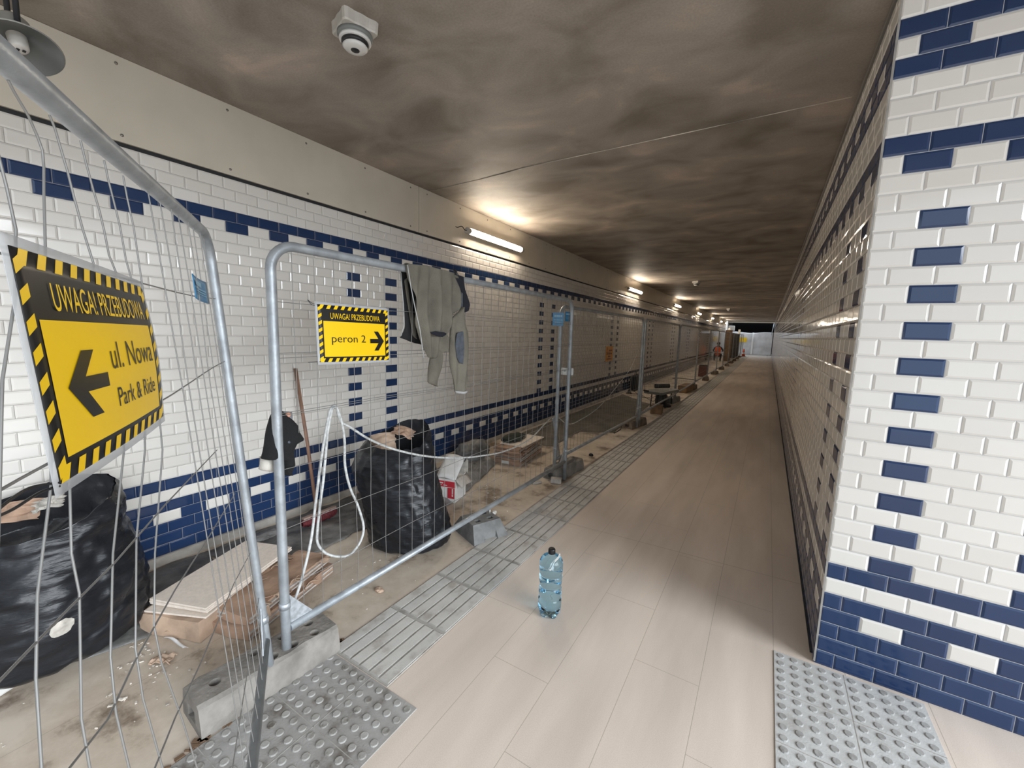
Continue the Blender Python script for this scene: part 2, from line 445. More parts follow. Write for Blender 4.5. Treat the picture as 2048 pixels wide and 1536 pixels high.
# pale construction joint across the ceiling, a proud mortar line
jm = MB()
jp = [onx_ for onx_ in (V(-3.28, 3.56, ZC-.002), V(-2.6, 3.52, ZC-.002), V(-1.9, 3.45, ZC-.002), V(-1.2, 3.44, ZC-.002), V(-.5, 3.42, ZC-.002), V(.3, 3.4, ZC-.002))]
jm.tube(jp, .0028, 6)
o = jm.build('trim_joint', mat('mortar joint', (.62, .56, .48), .8, var=.75, vscale=2.0)); o['kind'] = 'structure'
# left cladding boards above the tiles, each one a board with screws
zt = .055+35*.0725
ys = [-2.6, .3, 3.4, 6.5, 9.6, 12.7, 15.8, 18.9, 22.0, 25.1, 28.2, 31.3, 34.4, 37.5, 41.0]
M_panel = mat('beige cladding board', (.62, .56, .46), .42, var=.05, vscale=3)
for i in range(len(ys)-1):
    y0, y1 = ys[i]+.003, ys[i+1]-.003
    b = MB().box((XL+.002, (y0+y1)/2, (zt+.022+ZC)/2), (.024, y1-y0, ZC-zt-.024), bev=.002)
    o = b.build('trim_%d' % (i+1), M_panel); o['kind'] = 'structure'
    if i < 5:
        for zz in (zt+.06, ZC-.045):
            k = 6
            for j in range(k):
                y = lerp(y0+.12, y1-.12, j/(k-1))
                MB().lathe([(.0, .004), (.006, .0035), (.0085, 0), (.0085, -.004)], (XL+.0155, y, zz), 10, R=rot('Y', 90)).build('screw', M_screw, o)
struct('trim_shadow_gap', MB().box((XL-.006, 19.2, zt+.011), (.012, 43.6, .022)), M_blackm)
# right cornice strip
struct('trim_right', MB().box((XR-.004, (YN+YEND)/2, 3.062), (.02, YEND-YN-.02, .034), bev=.002), mat('grey cornice', (.16, .15, .14), .6))
# left raw kerb
kb = MB()
def kf(u, v):
    y = lerp(-2.6, 41.0, v)
    pts = [(XL+.002, .056), (XL+.018, .054), (XL+.03, .03), (XL+.034, -.01)]
    p = pl([(a, 0, b) for a, b in pts], u)
    return (p.x+.004*nz(0, y, 3, 3), y, p.z+.004*nz(2, y, 1, 4)*(1-u))
kb.grid(kf, 6, 300)
o = kb.build('baseboard_left', M_kerb); o['kind'] = 'structure'
struct('baseboard_right', MB().box((XR-.005, 17, .004), (.012, 29, .012)), M_blackm)

# ------------------------------------------------------------------ surroundings and added light-blocking walls of the entrance and the far end
M_out = mat('unseen blocking wall', (.55, .54, .52), .8, var=.15, vscale=2)
struct('wall_back_blocker', MB().box((-2.1, -2.75, 1.54), (3.6, .25, 3.08)), M_out)  # unseen, added behind the camera; its width limits the sky light
# far hall
struct('wall_hall_left_blocker', MB().box((XL-.35, 47.4, 1.6), (.2, 10, 3.2)), M_kerb)  # added to narrow the side opening and dim the tarpaulin
struct('wall_hall_right_blocker', MB().box((.62, 47.6, 1.6), (.2, 9, 3.2)), M_kerb)  # unseen, added to shut out sky light from the right
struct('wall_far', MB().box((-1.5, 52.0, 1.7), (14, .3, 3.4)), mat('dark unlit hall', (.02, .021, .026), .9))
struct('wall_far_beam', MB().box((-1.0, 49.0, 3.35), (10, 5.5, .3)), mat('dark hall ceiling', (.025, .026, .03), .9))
struct('wall_far_lintel', MB().box((-1.1, YEND+.2, 3.0), (4.4, .15, .10)), mat('pale lintel', (.55, .5, .42), .7))
struct('floor_daylit_strip', MB().box((-1.1, YEND+1.0, .006), (3.0, .9, .012)), mat('painted daylit floor', (.75, .74, .72), .6))  # daylight on the floor beyond, put in as a pale strip

# ------------------------------------------------------------------ tactile paving
def rib_strip(name, x0, x1, y0, y1, m, label):
    t = MB(); L = .3935; n = int(round((y1-y0)/L))
    t.box(((x0+x1)/2, (y0+y1)/2, .001), (x1-x0, y1-y0, .006), mi=1)
    w = x1-x0; nr = 6
    for i in range(n):
        ya = y0+i*L+.007; yb = min(y0+(i+1)*L-.007, y1)
        for k in range(nr):
            cx = x0+w*(k+.5)/nr; a = w/nr*.41; c = w/nr*.395
            vs = [(cx-a, ya, .003), (cx+a, ya, .003), (cx+a, yb, .003), (cx-a, yb, .003),
                  (cx-c, ya+.008, .0075), (cx+c, ya+.008, .0075), (cx+c, yb-.008, .0075), (cx-c, yb-.008, .0075)]
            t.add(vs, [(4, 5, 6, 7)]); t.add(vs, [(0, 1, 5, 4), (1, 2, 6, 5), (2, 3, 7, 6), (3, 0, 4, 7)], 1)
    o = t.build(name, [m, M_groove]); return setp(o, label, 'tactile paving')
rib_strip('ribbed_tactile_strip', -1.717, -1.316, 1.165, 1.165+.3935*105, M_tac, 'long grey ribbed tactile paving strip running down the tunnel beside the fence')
def dome_pad(name, x0, x1, y0, y1, tile, m, md, label, per=5, r=.0165, h=.005, edge=None):
    t = MB(); t.box(((x0+x1)/2, (y0+y1)/2, .001), (x1-x0, y1-y0, .006))
    p = tile/per; nx = int(round((x1-x0)/p)); ny = int((y1-y0)/p+.01)
    for i in range(nx):
        for j in range(ny):
            cx = x0+p*(i+.5); cy = y1-p*(j+.5)
            t.lathe([(r, .0035), (r*.95, .0035+h*.6), (r*.82, .0035+h), (0, .0035+h)], (cx, cy, 0), 12, mi=2, smooth=False)
    # joints between the paving units
    k = x0+tile
    while k < x1-.02:
        t.box((k, (y0+y1)/2, .0042), (.003, y1-y0, .0012), mi=1); k += tile
    k = y1-tile
    while k > y0+.02:
        t.box(((x0+x1)/2, k, .0042), (x1-x0, .003, .0012), mi=1); k -= tile
    o = t.build(name, [m, M_groove, md]); return setp(o, label, 'tactile paving')
dome_pad('blister_tactile_pad', -1.700, -1.128, .04, 1.158, .286, M_tacd, M_tacd2, 'grimy grey blister paving pad beside the concrete fence foot')
dome_pad('blister_tactile_pad', .169, .739, .95, 2.405, .285, M_tacc, M_tacc2, 'clean light grey blister paving pad at the foot of the tiled corner')
t = MB(); t.box((-1.0, .62, .001), (.24, .50, .006))
for k in range(4):
    t.box((-1.09+k*.06, .62, .006), (.03, .47, .007), bev=.003)
setp(t.build('ribbed_tactile_slab', M_tacd), 'short dirty ribbed tactile slab at the bottom edge beside the blister pad', 'tactile paving')

# ------------------------------------------------------------------ lamps
def lamp(i, y0, label):
    L = 1.30; z = 2.79; x = XL+.075
    t = thing('tube_lamp', label, 'lamp', (XL+.014, y0+L/2, z), 'tubular lamps along the left cladding')
    R = rot('X', 90)
    MB().tube([(x, y0+.03, z), (x, y0+L-.03, z)], .033, 16).build('lamp_tube', M_tube, t)
    mb = MB(); mb.grid(lambda u, v: V(x-.037*math.cos(lerp(-1.95, 1.55, u)), lerp(y0+.03, y0+L-.03, v), z-.037*math.sin(lerp(-1.95, 1.55, u))), 14, 2); mb.build('reflector', M_white, t, thick=.002)
    for a in (y0-.02, y0+L-.035): MB().tube([(x, a, z), (x, a+.055, z)], .036, 14).build('end_cap', M_offw, t)
    for a in (y0+.25, y0+L-.25): MB().box((XL+.034, a, z), (.045, .03, .03)).build('bracket', M_clip, t)
    MB().tube(spline([(x, y0-.02, z), (x, y0-.06, z-.004), (XL+.06, y0-.10, z+.03), (XL+.02, y0-.13, z+.015), (XL+.014, y0-.16, z+.02)], 5), .005, 6).build('cable', M_cabled, t)
    return t
lys = [4.17, 11.0, 17.2, 23.3, 29.3, 35.2, 39.3]
ln = ['nearest and largest of the glowing tube lamps on the left cladding', 'second glowing tube lamp from the entrance on the left cladding',
      'third glowing tube lamp from the entrance on the left cladding', 'fourth glowing tube lamp from the entrance on the left cladding',
      'fifth glowing tube lamp from the entrance on the left cladding', 'next to last tube lamp far down the left cladding', 'farthest tube lamp at the end of the left cladding']
for i, y in enumerate(lys): lamp(i, y, ln[i])

# ------------------------------------------------------------------ ceiling detectors
def detector(x, y, label, s=1.0):
    t = thing('ceiling_detector', label, 'detector', (x, y, ZC), 'round detectors under the ceiling')
    m = MB()
    def out(w):
        k = abs(math.cos(2*(w)))
        return .088+.030*k**6
    n = 48; vs = []; fs = []
    for z, q in ((0, 1), (-.045, .97), (-.052, .92)):
        for j in range(n):
            w = 2*PI*j/n; r = out(w)*q; vs.append((x+r*math.cos(w+.5), y+r*math.sin(w+.5), ZC+z))
    for i in range(2):
        for j in range(n): fs.append((i*n+j, i*n+(j+1) % n, (i+1)*n+(j+1) % n, (i+1)*n+j))
    fs.append([2*n+j for j in range(n)])
    m.add(vs, fs); m.build('mounting_base', M_offw, t)
    MB().lathe([(.083, -.052), (.083, -.066), (.078, -.070)], (x, y, ZC), 32).build('grey_ring', M_grey, t)
    MB().lathe([(.074, -.070), (.076, -.082), (.070, -.086)], (x, y, ZC), 32).build('collar', M_white, t)
    MB().lathe([(.064, -.086), (.064, -.100), (.05, -.102)], (x, y, ZC), 32).build('sensing_slot', M_black, t)
    d = MB().lathe([(.056, -.102), (.060, -.108), (.050, -.118), (.026, -.122)], (x, y, ZC), 32); d.build('dome', M_white, t)
    MB().lathe([(.022, -.1215), (.018, -.124), (0, -.1245)], (x, y, ZC), 20).build('eye', M_black, t)
detector(-1.88, 1.50, 'off white round detector on a lobed base under the near ceiling')
detector(-1.80, 12.4, 'small round detector under the ceiling farther down the tunnel')
detector(-1.9, 24.5, 'tiny distant round detector under the far ceiling')

# ------------------------------------------------------------------ loudspeaker in the upper left corner
hc = CAM + ray(40, 96)*1.42
ax = (CAM + V(.25, -.1, -.35) - hc).normalized()
ax = V(.42, .04, -.90).normalized(); HS = .70
Rh = ax.to_track_quat('Z', 'Y').to_matrix()
t = thing('horn_loudspeaker', 'large grey horn loudspeaker hanging in the upper left corner', 'loudspeaker', tuple(hc))
def hl(prof, name, m, n=40):
    mb = MB(); mb.lathe([(a*HS, b*HS) for a, b in prof], hc, n, R=Rh, cap=False); mb.build(name, m, t)
hl([(.0, -.155), (.05, -.155), (.062, -.135), (.066, -.075), (.085, -.05), (.125, -.018), (.150, .002), (.154, .006), (.150, .010)], 'bell', M_horn)
hl([(.150, .009), (.121, -.012), (.082, -.04), (.045, -.06), (.0, -.065)], 'bell_inside', M_hornd)
hl([(.036, -.062), (.034, -.02), (.033, .0), (.026, .010), (0, .012)], 'reentrant_cone', M_offw)
mb = MB()
for a, b in ((-.007, 0), (.007, .003)): mb.box(hc+Rh @ V(a, b, .0108), (.008, .008, .002), R=Rh)
mb.build('sound_hole', M_black, t)
pz = hc-ax*.08
MB().tube([pz+V(.055, 0, 0), (pz.x+.06, pz.y, ZC-.01), (pz.x-.06, pz.y, ZC-.01), pz+V(-.055, 0, 0)], .008, 8).build('bracket', M_blackm, t)
MB().box((pz.x, pz.y, ZC-.006), (.10, .05, .012)).build('mounting_plate', M_horn, t)

# ------------------------------------------------------------------ mesh fence panels
def fence_panel(label, P, d, Lp, tilt=None, hb=.22, ht=1.915, foot=.02, wz=None, step=.1, R_=.0205, wr=.0015, jit=.0022, flap=True, seed=1, smax=99, extra=(), shear=0.0):
    """P base point of the first post at floor level, d unit direction, tilt horizontal drift of the plane per metre of height"""
    d = Vector(d).normalized(); T = Vector(tilt) if tilt else Vector((0, 0, 0)); P = Vector(P)
    def q(s, z, o=0):
        nrm = d.cross(Vector((0, 0, 1))); z = z*(1-shear*s)
        return P+d*s+Vector((0, 0, z))+T*(z-.22)+nrm*o
    t = thing('mesh_fence', label, 'fence panel', tuple(P), 'mesh fence panels along the tunnel')
    rc = .105; fr = [q(0, foot), q(0, .3), q(0, 1.0), q(0, ht-rc)]
    for k in range(1, 9): w = PI/2*k/9; fr.append(q(rc-rc*math.cos(w), ht-rc+rc*math.sin(w)))
    fr.append(q(rc, ht)); n = 8
    for k in range(1, n): fr.append(q(rc+(Lp-2*rc)*k/n, ht))
    fr.append(q(Lp-rc, ht))
    for k in range(1, 9): w = PI/2*k/9; fr.append(q(Lp-rc+rc*math.sin(w), ht-rc+rc*math.cos(w)))
    fr += [q(Lp, ht-rc), q(Lp, 1.0), q(Lp, .3), q(Lp, foot)]
    fr_ = MB().tube(fr, R_, 14).build('frame_tube', M_galv, t)
    MB().tube([q(.018, hb), q(Lp/2, hb), q(Lp-.018, hb)], R_*.93, 14).build('bottom_rail', M_galv, t)
    rnd = random.Random(seed); m = MB()
    zs = wz or [.425, .70, .97, 1.215, 1.225, 1.455, 1.475, 1.69]
    lv = [hb]+[z for k_, z in enumerate(zs) if k_ == 0 or z-zs[k_-1] > .03]+[ht]
    s = step*.9
    while s < min(Lp-.03, smax):
        pts = []; j = 0
        for z in lv:
            j = j*.5+rnd.gauss(0, jit); pts.append(q(s+j*(z not in (hb, ht)), z, rnd.gauss(0, jit*.5)))
        fine = []
        for a, b in zip(pts[:-1], pts[1:]):
            fine += [a, a.lerp(b, .5)+d*rnd.gauss(0, jit*.35)]
        fine.append(pts[-1]); m.tube(fine, wr, 5, cap=False); s += step
    for pts in extra: m.tube(pts, wr, 5, cap=False)
    for z in zs:
        m.tube([q(s_, z+.004*math.sin(s_*5+z*9), .002) for s_ in [Lp*k/16 for k in range(17)]], wr*1.1, 5, cap=False)
    m.build('wire_mesh', M_wire, t)
    for s_, sg in ((.02, 1), (Lp-.02, -1)):
        g = MB(); tri = [q(s_, hb+.02), q(s_+sg*.11, hb+.02), q(s_, hb+.16)]; nn = d.cross(Vector((0, 0, 1)))*.002
        g.add([p+nn for p in tri]+[p-nn for p in tri], [(0, 1, 2), (5, 4, 3), (0, 3, 4, 1), (1, 4, 5, 2), (2, 5, 3, 0)])
        g.build('gusset_plate', M_galv2, fr_)
    for s_ in (0, Lp):
        MB().tube([q(s_, .33), q(s_, .36)], R_*1.18, 14).build('weld_collar', M_galv2, fr_)
    return t, q
XB = -1.75
dA = V(.85, -.527, 0).normalized(); mA = V(-.527, -.85, 0).normalized()
def on_lean(x, y):
    # the point of the nearest, leaning panel seen along a measured ray
    up = V(0, 0, 1)+mA*.073; nn = dA.cross(up).normalized(); b = V(-1.73, .87, 0)-mA*.073*.22; r = ray(x, y)
    return CAM+r*((b-CAM).dot(nn)/r.dot(nn))
WX = [[(-14, 270), (0, 322), (14, 377), (32, 460), (30, 600), (5, 760), (3, 830), (0, 960), (-8, 1200)],
      [(16, 160), (29, 185), (57, 232), (75, 273), (85, 301), (88, 336), (88, 390), (90, 460), (96, 700), (103, 966), (75, 1190), (72, 1355), (85, 1560)],
      [(99, 230), (109, 254), (121, 295), (135, 342), (148, 394), (166, 460), (187, 527), (170, 740), (139, 945), (143, 1107), (159, 1186), (163, 1438), (184, 1560)],
      [(161, 281), (172, 326), (187, 381), (199, 422), (208, 460), (218, 510), (232, 545), (250, 720), (248, 900), (226, 1107), (221, 1314), (232, 1426), (264, 1560)],
      [(208, 320), (217, 361), (228, 404), (240, 453), (252, 520), (262, 555), (285, 720), (290, 900), (273, 1078), (271, 1297), (286, 1397), (332, 1560)],
      [(246, 351), (254, 394), (267, 453), (280, 540), (310, 740), (325, 900), (310, 1107), (308, 1252), (323, 1326), (364, 1438), (402, 1560)],
      [(-40, 1402), (0, 1361), (130, 1225), (230, 1125), (330, 1010), (434, 900)],
      [(120, 1560), (140, 1535), (215, 1440), (270, 1322), (350, 1180), (420, 1070), (470, 987)],
      [(300, 1560), (351, 1434), (401, 1327), (468, 1167), (500, 1107)]]
fA, qA = fence_panel('nearest leaning mesh fence panel, cut by the left edge, behind the largest sign', (-1.73, .87, 0), dA, 3.05, tilt=mA*.073, hb=.25, foot=.03,
                     wz=[.46, 1.45, 1.685], step=.087, wr=.0015, jit=.0045, seed=3, smax=.74, extra=[[on_lean(*c_) for c_ in W_] for W_ in WX], shear=.0098, R_=.0172)
fB, qB = fence_panel('mesh fence panel with the fleece jacket over its top rail', (XB, .965, 0), (0, 1, 0), 3.06, ht=1.925, hb=.225, seed=5)
fC, qC = fence_panel('mesh fence panel just beyond the coupled pair of posts with blue tags', (-1.87, 4.02, 0), V(.022, 1, 0), 3.12, ht=1.87, seed=8)
far = [(-1.80, 7.27, 3.2, 'third mesh fence panel along the tunnel, beyond the dark stained block'),
       (-1.80, 10.55, 3.12, 'fourth mesh fence panel along the tunnel, beside the tile cutter'),
       (-1.81, 13.75, 3.05, 'fifth mesh fence panel along the tunnel, before the rust red case'),
       (-1.82, 16.9, 3.05, 'sixth mesh fence panel along the tunnel'), (-1.83, 20.05, 3.05, 'seventh mesh fence panel along the tunnel'),
       (-1.84, 23.2, 3.05, 'eighth mesh fence panel along the tunnel'), (-1.85, 26.35, 3.05, 'ninth mesh fence panel along the tunnel'),
       (-1.86, 29.5, 3.05, 'tenth mesh fence panel, level with the person in the orange vest'),
       (-1.87, 32.65, 3.05, 'mesh fence panel just beyond the person in the orange vest'),
       (-1.88, 35.8, 3.05, 'last but one of the mesh fence panels in the row'), (-1.89, 38.95, 3.05, 'farthest mesh fence panel in the row before the tarpaulin screen')]
for i, (x, y, L_, lb) in enumerate(far):
    fence_panel(lb, (x, y, 0), (0, 1, 0), L_, ht=1.86, wz=[.42, .70, .97, 1.22, 1.46, 1.68], step=.1 if i < 4 else .2, seed=20+i, wr=.0016)
# clamp that couples the second and third panels
t = thing('fence_clamp', 'bright zinc clamp plate joining the two upright posts', 'clamp', (-1.79, 4.03, 1.20))
MB().box((-1.775, 4.03, 1.195), (.13, .006, .075), R=rot('Z', 8), bev=.002).build('plate', M_clip, t)
MB().tube([(-1.80, 4.00, 1.20), (-1.80, 4.05, 1.20)], .009, 6).build('bolt', M_galv2, t)

# blue owner's tags
def tag(name, label, q, s0, s1, z0, z1, o, drop=0.0, m=M_blue):
    t = thing(name, label, 'tag', tuple(q(s0, z0, o)), 'blue owner tags on the fence posts')
    def f(u, v):
        return q(lerp(s0, s1, u)+.0, lerp(z0, z1, v)+drop*u, o+.006*math.sin(u*PI))
    mb = MB(); mb.grid(f, 8, 8); pt_ = mb.build('plate', m, t, thick=.0025)
    for k, (a, b, c, e) in enumerate(((.12, .60, .62, .82), (.15, .85, .47, .52), (.15, .8, .36, .41), (.3, .85, .26, .30))):
        mb = MB(); mb.grid(lambda u, v: f(lerp(a, b, u), lerp(c, e, v))+(q(0, 0, o+.01 if o >= 0 else o-.01)-q(0, 0, o))*.35, 6, 1)
        mb.build('printed_line', mat('tag print %s %d' % (label[:4], k), (.22, .40, .52), .5), pt_)
    return t
oA = -1  # side of the first panel that faces the camera
tag('fence_tag', 'blue tag tied to the mesh of the nearest leaning panel', qA, .40, .205, 1.675, 1.745, -.006, drop=-.012)
def ft(label, c, w, h, rz):
    t = thing('fence_tag', label, 'tag', c, 'blue owner tags on the fence posts')
    Rm = rot('Z', rz)
    pt_ = MB().box(c, (w, .003, h), R=Rm).build('plate', M_blue, t)
    for k, (zz, ww) in enumerate(((.25, .7), (-.05, .8), (-.22, .6))):
        MB().box(Vector(c)+Rm @ V(0, -.0025, zz*h), (w*ww, .001, h*(.16 if k == 0 else .05)), R=Rm).build('printed_line', mat('tag line %s %d' % (label[:9], k), (.25, .45, .6), .5), pt_)
ft('blue tag strapped round the left one of the coupled posts', (-1.885, 3.985, 1.735), .115, .135, 25)
ft('smaller darker blue tag between the coupled posts', (-1.80, 4.04, 1.765), .07, .10, 60)

def fixn(me):
    bm = bmesh.new(); bm.from_mesh(me); bmesh.ops.remove_doubles(bm, verts=bm.verts, dist=1e-6); bmesh.ops.recalc_face_normals(bm, faces=bm.faces); bm.to_mesh(me); bm.free()
# ------------------------------------------------------------------ concrete and rubber fence feet
def block(label, c, L_, wb, wt, h, rz, m, holes=(), name='ballast_block', slot=True):
    """long trapezoid foot with through holes"""
    Rm = rot('Z', rz); c = Vector(c)
    vs = []; n = 10; rnd = random.Random(int(c.y*100)); prof = [(-wb/2, 0), (wb/2, 0), (wb/2*.98, h*.35), (wt/2+.008, h-.012), (wt/2-.006, h), (-wt/2+.006, h), (-wt/2-.008, h-.012), (-wb/2*.98, h*.35)]
    K = len(prof); fs = []
    for j in range(n+1):
        y = -L_/2+L_*j/n; e = 1-(.06 if j in (0, n) else 0)
        for a, b in prof: vs.append(c+Rm @ V(a*e+rnd.gauss(0, .0022), y, max(0, b*(.96 if j in (0, n) and b > .05 else 1)+(rnd.gauss(0, .0015) if b > 0 else 0))))
    for j in range(n):
        for k in range(K): fs.append((j*K+k, j*K+(k+1) % K, (j+1)*K+(k+1) % K, (j+1)*K+k))
    fs.append(list(range(K))); fs.append([n*K+k for k in range(K)][::-1])
    mb = MB(); mb.add(vs, fs); o = mb.build(name, m, org=tuple(c))
    cut = MB()
    for hx, hy, r in holes:
        p = c+Rm @ V(hx, hy, 0); cut.tube([(p.x, p.y, h*.25), (p.x, p.y, h+.03)], r, 14)
    if slot:
        for sg in (-1, 1):
            cut.box(c+Rm @ V(0, sg*L_/2, h*.42), (wb*.34, .10, h*.40), R=Rm)
    if cut.v:
        k = cut.build('cutter', m, org=tuple(c)); fixn(k.data); fixn(o.data); md = o.modifiers.new('holes', 'BOOLEAN'); md.operation = 'DIFFERENCE'; md.solver = 'EXACT'; md.object = k
        dg = bpy.context.evaluated_depsgraph_get(); me = bpy.data.meshes.new_from_object(o.evaluated_get(dg))
        o.modifiers.clear(); o.data = me; bpy.data.objects.remove(k)
    return setp(o, label, 'fence base', 'feet under the fence panels')
hl6 = [(-.045, -.20, .021), (.045, -.19, .021), (-.045, -.05, .021), (.045, -.035, .024), (-.045, .14, .021), (.045, .15, .021)]
block('pale concrete fence foot with six holes, nearest and largest', (-1.795, .905, 0), .58, .215, .165, .135, -4.5, M_conc,
      [(.045, .0, .024), (-.04, -.04, .022), (-.045, .085, .022), (-.035, .205, .022), (.05, .19, .022), (-.0, -.205, .022), (.045, .09, .023)])
# grey recycled foot lying across the ribbed strip
t = thing('rubber_ballast', 'grey moulded rubber foot with square holes lying across the rail', 'fence base', (-1.80, 2.60, 0), 'feet under the fence panels')
Rm = rot('Z', -23)
def bp(x, y, z): return V(-1.815, 2.575, 0)+Rm @ V(x, y, z)
vs = []
for y, kx in ((-.155, 1), (.155, 1)):
    for a, b in ((-.20, 0), (.165, 0), (.085, .125), (-.11, .125)): vs.append(bp(a, y*(1 if b == 0 else .80), b))
mb = MB(); mb.add(vs, [(0, 1, 2, 3), (7, 6, 5, 4), (0, 4, 5, 1), (1, 5, 6, 2), (2, 6, 7, 3), (3, 7, 4, 0)])
o = mb.build('foot_body', M_rubber, t)
cut = MB()
for x, y in ((.035, -.055), (.035, .06), (-.06, -.055), (-.06, .06)): cut.box(bp(x, y, .11), (.038, .045, .10), R=Rm)
cut.box(bp(.165, .0, .03), (.08, .12, .075), R=Rm); cut.box(bp(.15, .02, .105), (.06, .12, .035), R=Rm)
k = cut.build('cutter', M_rubber, t); fixn(k.data); fixn(o.data); md = o.modifiers.new('h', 'BOOLEAN'); md.solver = 'EXACT'; md.object = k
dg = bpy.context.evaluated_depsgraph_get(); me = bpy.data.meshes.new_from_object(o.evaluated_get(dg)); o.modifiers.clear(); o.data = me; bpy.data.objects.remove(k)
MB().tube([bp(-.03, .10, .10), bp(-.03, .10, .165)], .006, 6).build('tie_stub', M_clip, t)
block('weathered concrete foot under the coupled pair of posts', (-1.86, 4.27, 0), .58, .20, .15, .13, -7, M_conc, hl6)
# bits of broken tile under that foot
for i, (x, y, rz, lb) in enumerate(((-1.80, 3.93, 20, 'broken beige tile piece in front of the weathered foot'), (-1.98, 3.80, 60, 'flat beige tile offcut by the weathered foot'))):
    mb = MB(); mb.box((x, y, .012 if i else .03), (.11, .07, .02 if i else .05), R=rot('Z', rz)); setp(mb.build('tile_offcut', M_slabe), lb, 'tile piece')
block('dark stained brown concrete foot under the third panel', (-1.88, 7.30, 0), .60, .20, .15, .13, -10, M_conc_dk, hl6)
for i, (y, lb) in enumerate(((10.62, 'grey foot beside the tile cutter'), (13.75, 'dark foot ahead of the rust red case'), (16.95, 'dark foot by the rust red case'), (20.1, 'dark foot at the sixth panel joint'),
                             (23.25, 'dark foot at the seventh panel joint'), (26.4, 'dark foot at the eighth panel joint'), (29.55, 'far dark foot near the person in orange'), (32.7, 'far dark foot just beyond the person in orange'),
                             (35.85, 'far dark foot of the last but one panel'), (39.0, 'farthest dark foot before the tarpaulin'))):
    block(lb, (-1.86-.006*i, y, 0), .60, .21, .16, .13, -6+(i % 3)*5, M_rubber if i == 0 else M_conc_dk, [], slot=False)

# ------------------------------------------------------------------ signs
def text2d(s, size, cx, cy, bold=0):
    cu = bpy.data.curves.new('t', 'FONT'); cu.body = s; cu.size = size; cu.align_x = 'CENTER'; cu.align_y = 'CENTER'; cu.offset = bold; cu.resolution_u = 4
    o = bpy.data.objects.new('t', cu); C.objects.link(o); dg = bpy.context.evaluated_depsgraph_get()
    me = bpy.data.meshes.new_from_object(o.evaluated_get(dg))
    vs = [(v.co.x, v.co.y) for v in me.vertices]; fs = [tuple(p.vertices) for p in me.polygons]
    bpy.data.objects.remove(o); bpy.data.meshes.remove(me); bpy.data.curves.remove(cu)
    return vs, fs
def fit_text(s, x0, x1, y0, y1, bold=0):
    vs, fs = text2d(s, 1.0, 0, 0, bold)
    a = min(v[0] for v in vs); b = max(v[0] for v in vs); c = min(v[1] for v in vs); e = max(v[1] for v in vs)
    return [(x0+(v[0]-a)/(b-a)*(x1-x0), y0+(v[1]-c)/(e-c)*(y1-y0)) for v in vs], fs
def sign(label, W, Hh, fmap, texts, arrow, group='laminated warning signs tied to the fence', ties=()):
    """fmap(u metres from left, v metres from bottom, offset towards the viewer)"""
    t = thing('warning_sign', label, 'sign', tuple(fmap(W/2, 0, 0)), group)
    def sheet(name, x0, x1, y0, y1, off, m, th=0):
        mb = MB(); mb.grid(lambda u, v: fmap(lerp(x0, x1, u), lerp(y0, y1, v), off), 24, 12); return mb.build(name, m, t, thick=th)
    mg = .012
    sheet('laminate_film', -mg, W+mg, -mg, Hh+mg, 0, M_lam, .0006)
    t0 = t; sb = sheet('sign_board', 0, W, 0, Hh, .0010, M_sblk, .0008); t = sb
    bw = .021; hd = .052
    sheet('yellow_field', bw+.003, W-bw-.003, bw+.003, Hh-bw-hd, .0020, M_yel)
    mb = MB()
    def par(x, y, dx, dy, sx, sy):
        ps = [(x, y), (x+dx, y+dy), (x+dx+sx, y+dy+sy), (x+sx, y+sy)]
        ps = [(min(max(a, 0), W), min(max(b, 0), Hh)) for a, b in ps]
        mb.add([fmap(a, b, .0020) for a, b in ps], [(0, 1, 2, 3)])
    n = 11; p = W/n
    for k in range(n):
        par(k*p+.002, 0, .012, 0, .010, .0175) if False else None
        x = k*p
        par(x+p*.12, Hh-.0175, p*.46, 0, .010, .0172); par(x+p*.02, .0003, p*.46, 0, .010, .0172)
    n = 8; p = Hh/n
    for k in range(n):
        y = k*p
        par(.0003, y+p*.12, 0, p*.46, .0172, .010); par(W-.0175, y+p*.02, 0, p*.46, .0172, .010)
    mb.build('hazard_stripes', M_yel, t)
    for s, x0, x1, y0, y1, m, bold in texts:
        vs, fs = fit_text(s, x0, x1, y0, y1, bold)
        mb = MB(); mb.add([fmap(a, b, .0030) for a, b in vs], fs); mb.build('lettering', m, t)
    ax_, ay, s, dr, ky = arrow
    pts = [(0, .0), (-.45, .5), (-.14, .5), (.02, .12), (0, .12)]
    # arrow made of a shaft and a chevron head
    sh = [[(-1.0, .14), (-1.0, -.14), (-.22, -.14), (-.22, .14)], [(0, 0), (-.42, .62), (-.72, .62), (-.32, 0)], [(0, 0), (-.32, 0), (-.72, -.62), (-.42, -.62)], [(-.35, .14), (-.35, -.14), (-.05, -.02), (-.05, .02)]]
    mb = MB()
    for poly in sh: mb.add([fmap(ax_+dr*a*s, ay+b*s*ky, .0032) for a, b in poly], [tuple(range(4))])
    mb.build('arrow', M_sblk, t)
    t = t0
    for k, pts in enumerate(ties):
        mb = MB(); mb.tube(spline(pts, 6), .0016, 6); mb.build('cable_tie', M_black, t)
    return t
WA, HA = .405, .252
def mapA(u, v, off):
    s = 1.287-u*((.402+.030*math.sin(PI*min(max(v/HA, 0), 1)))/WA); z = (1.410+v)/(1-.0098*s)
    bul = .004*math.sin(PI*min(max(u/WA, 0), 1))*(1-.3*v/HA)
    z += .012*(1-u/WA)*(v/HA) - .006*(u/WA)*(1 - v/HA)*0
    return qA(s, z, 0)-qA.__call__(0, 0, 0)*0+(qA(0, 0, 1)-qA(0, 0, 0))*(SA*(.006+bul+off))
SA = 1 if (qA(0, 0, 1)-qA(0, 0, 0)).dot(-mA) > 0 else -1
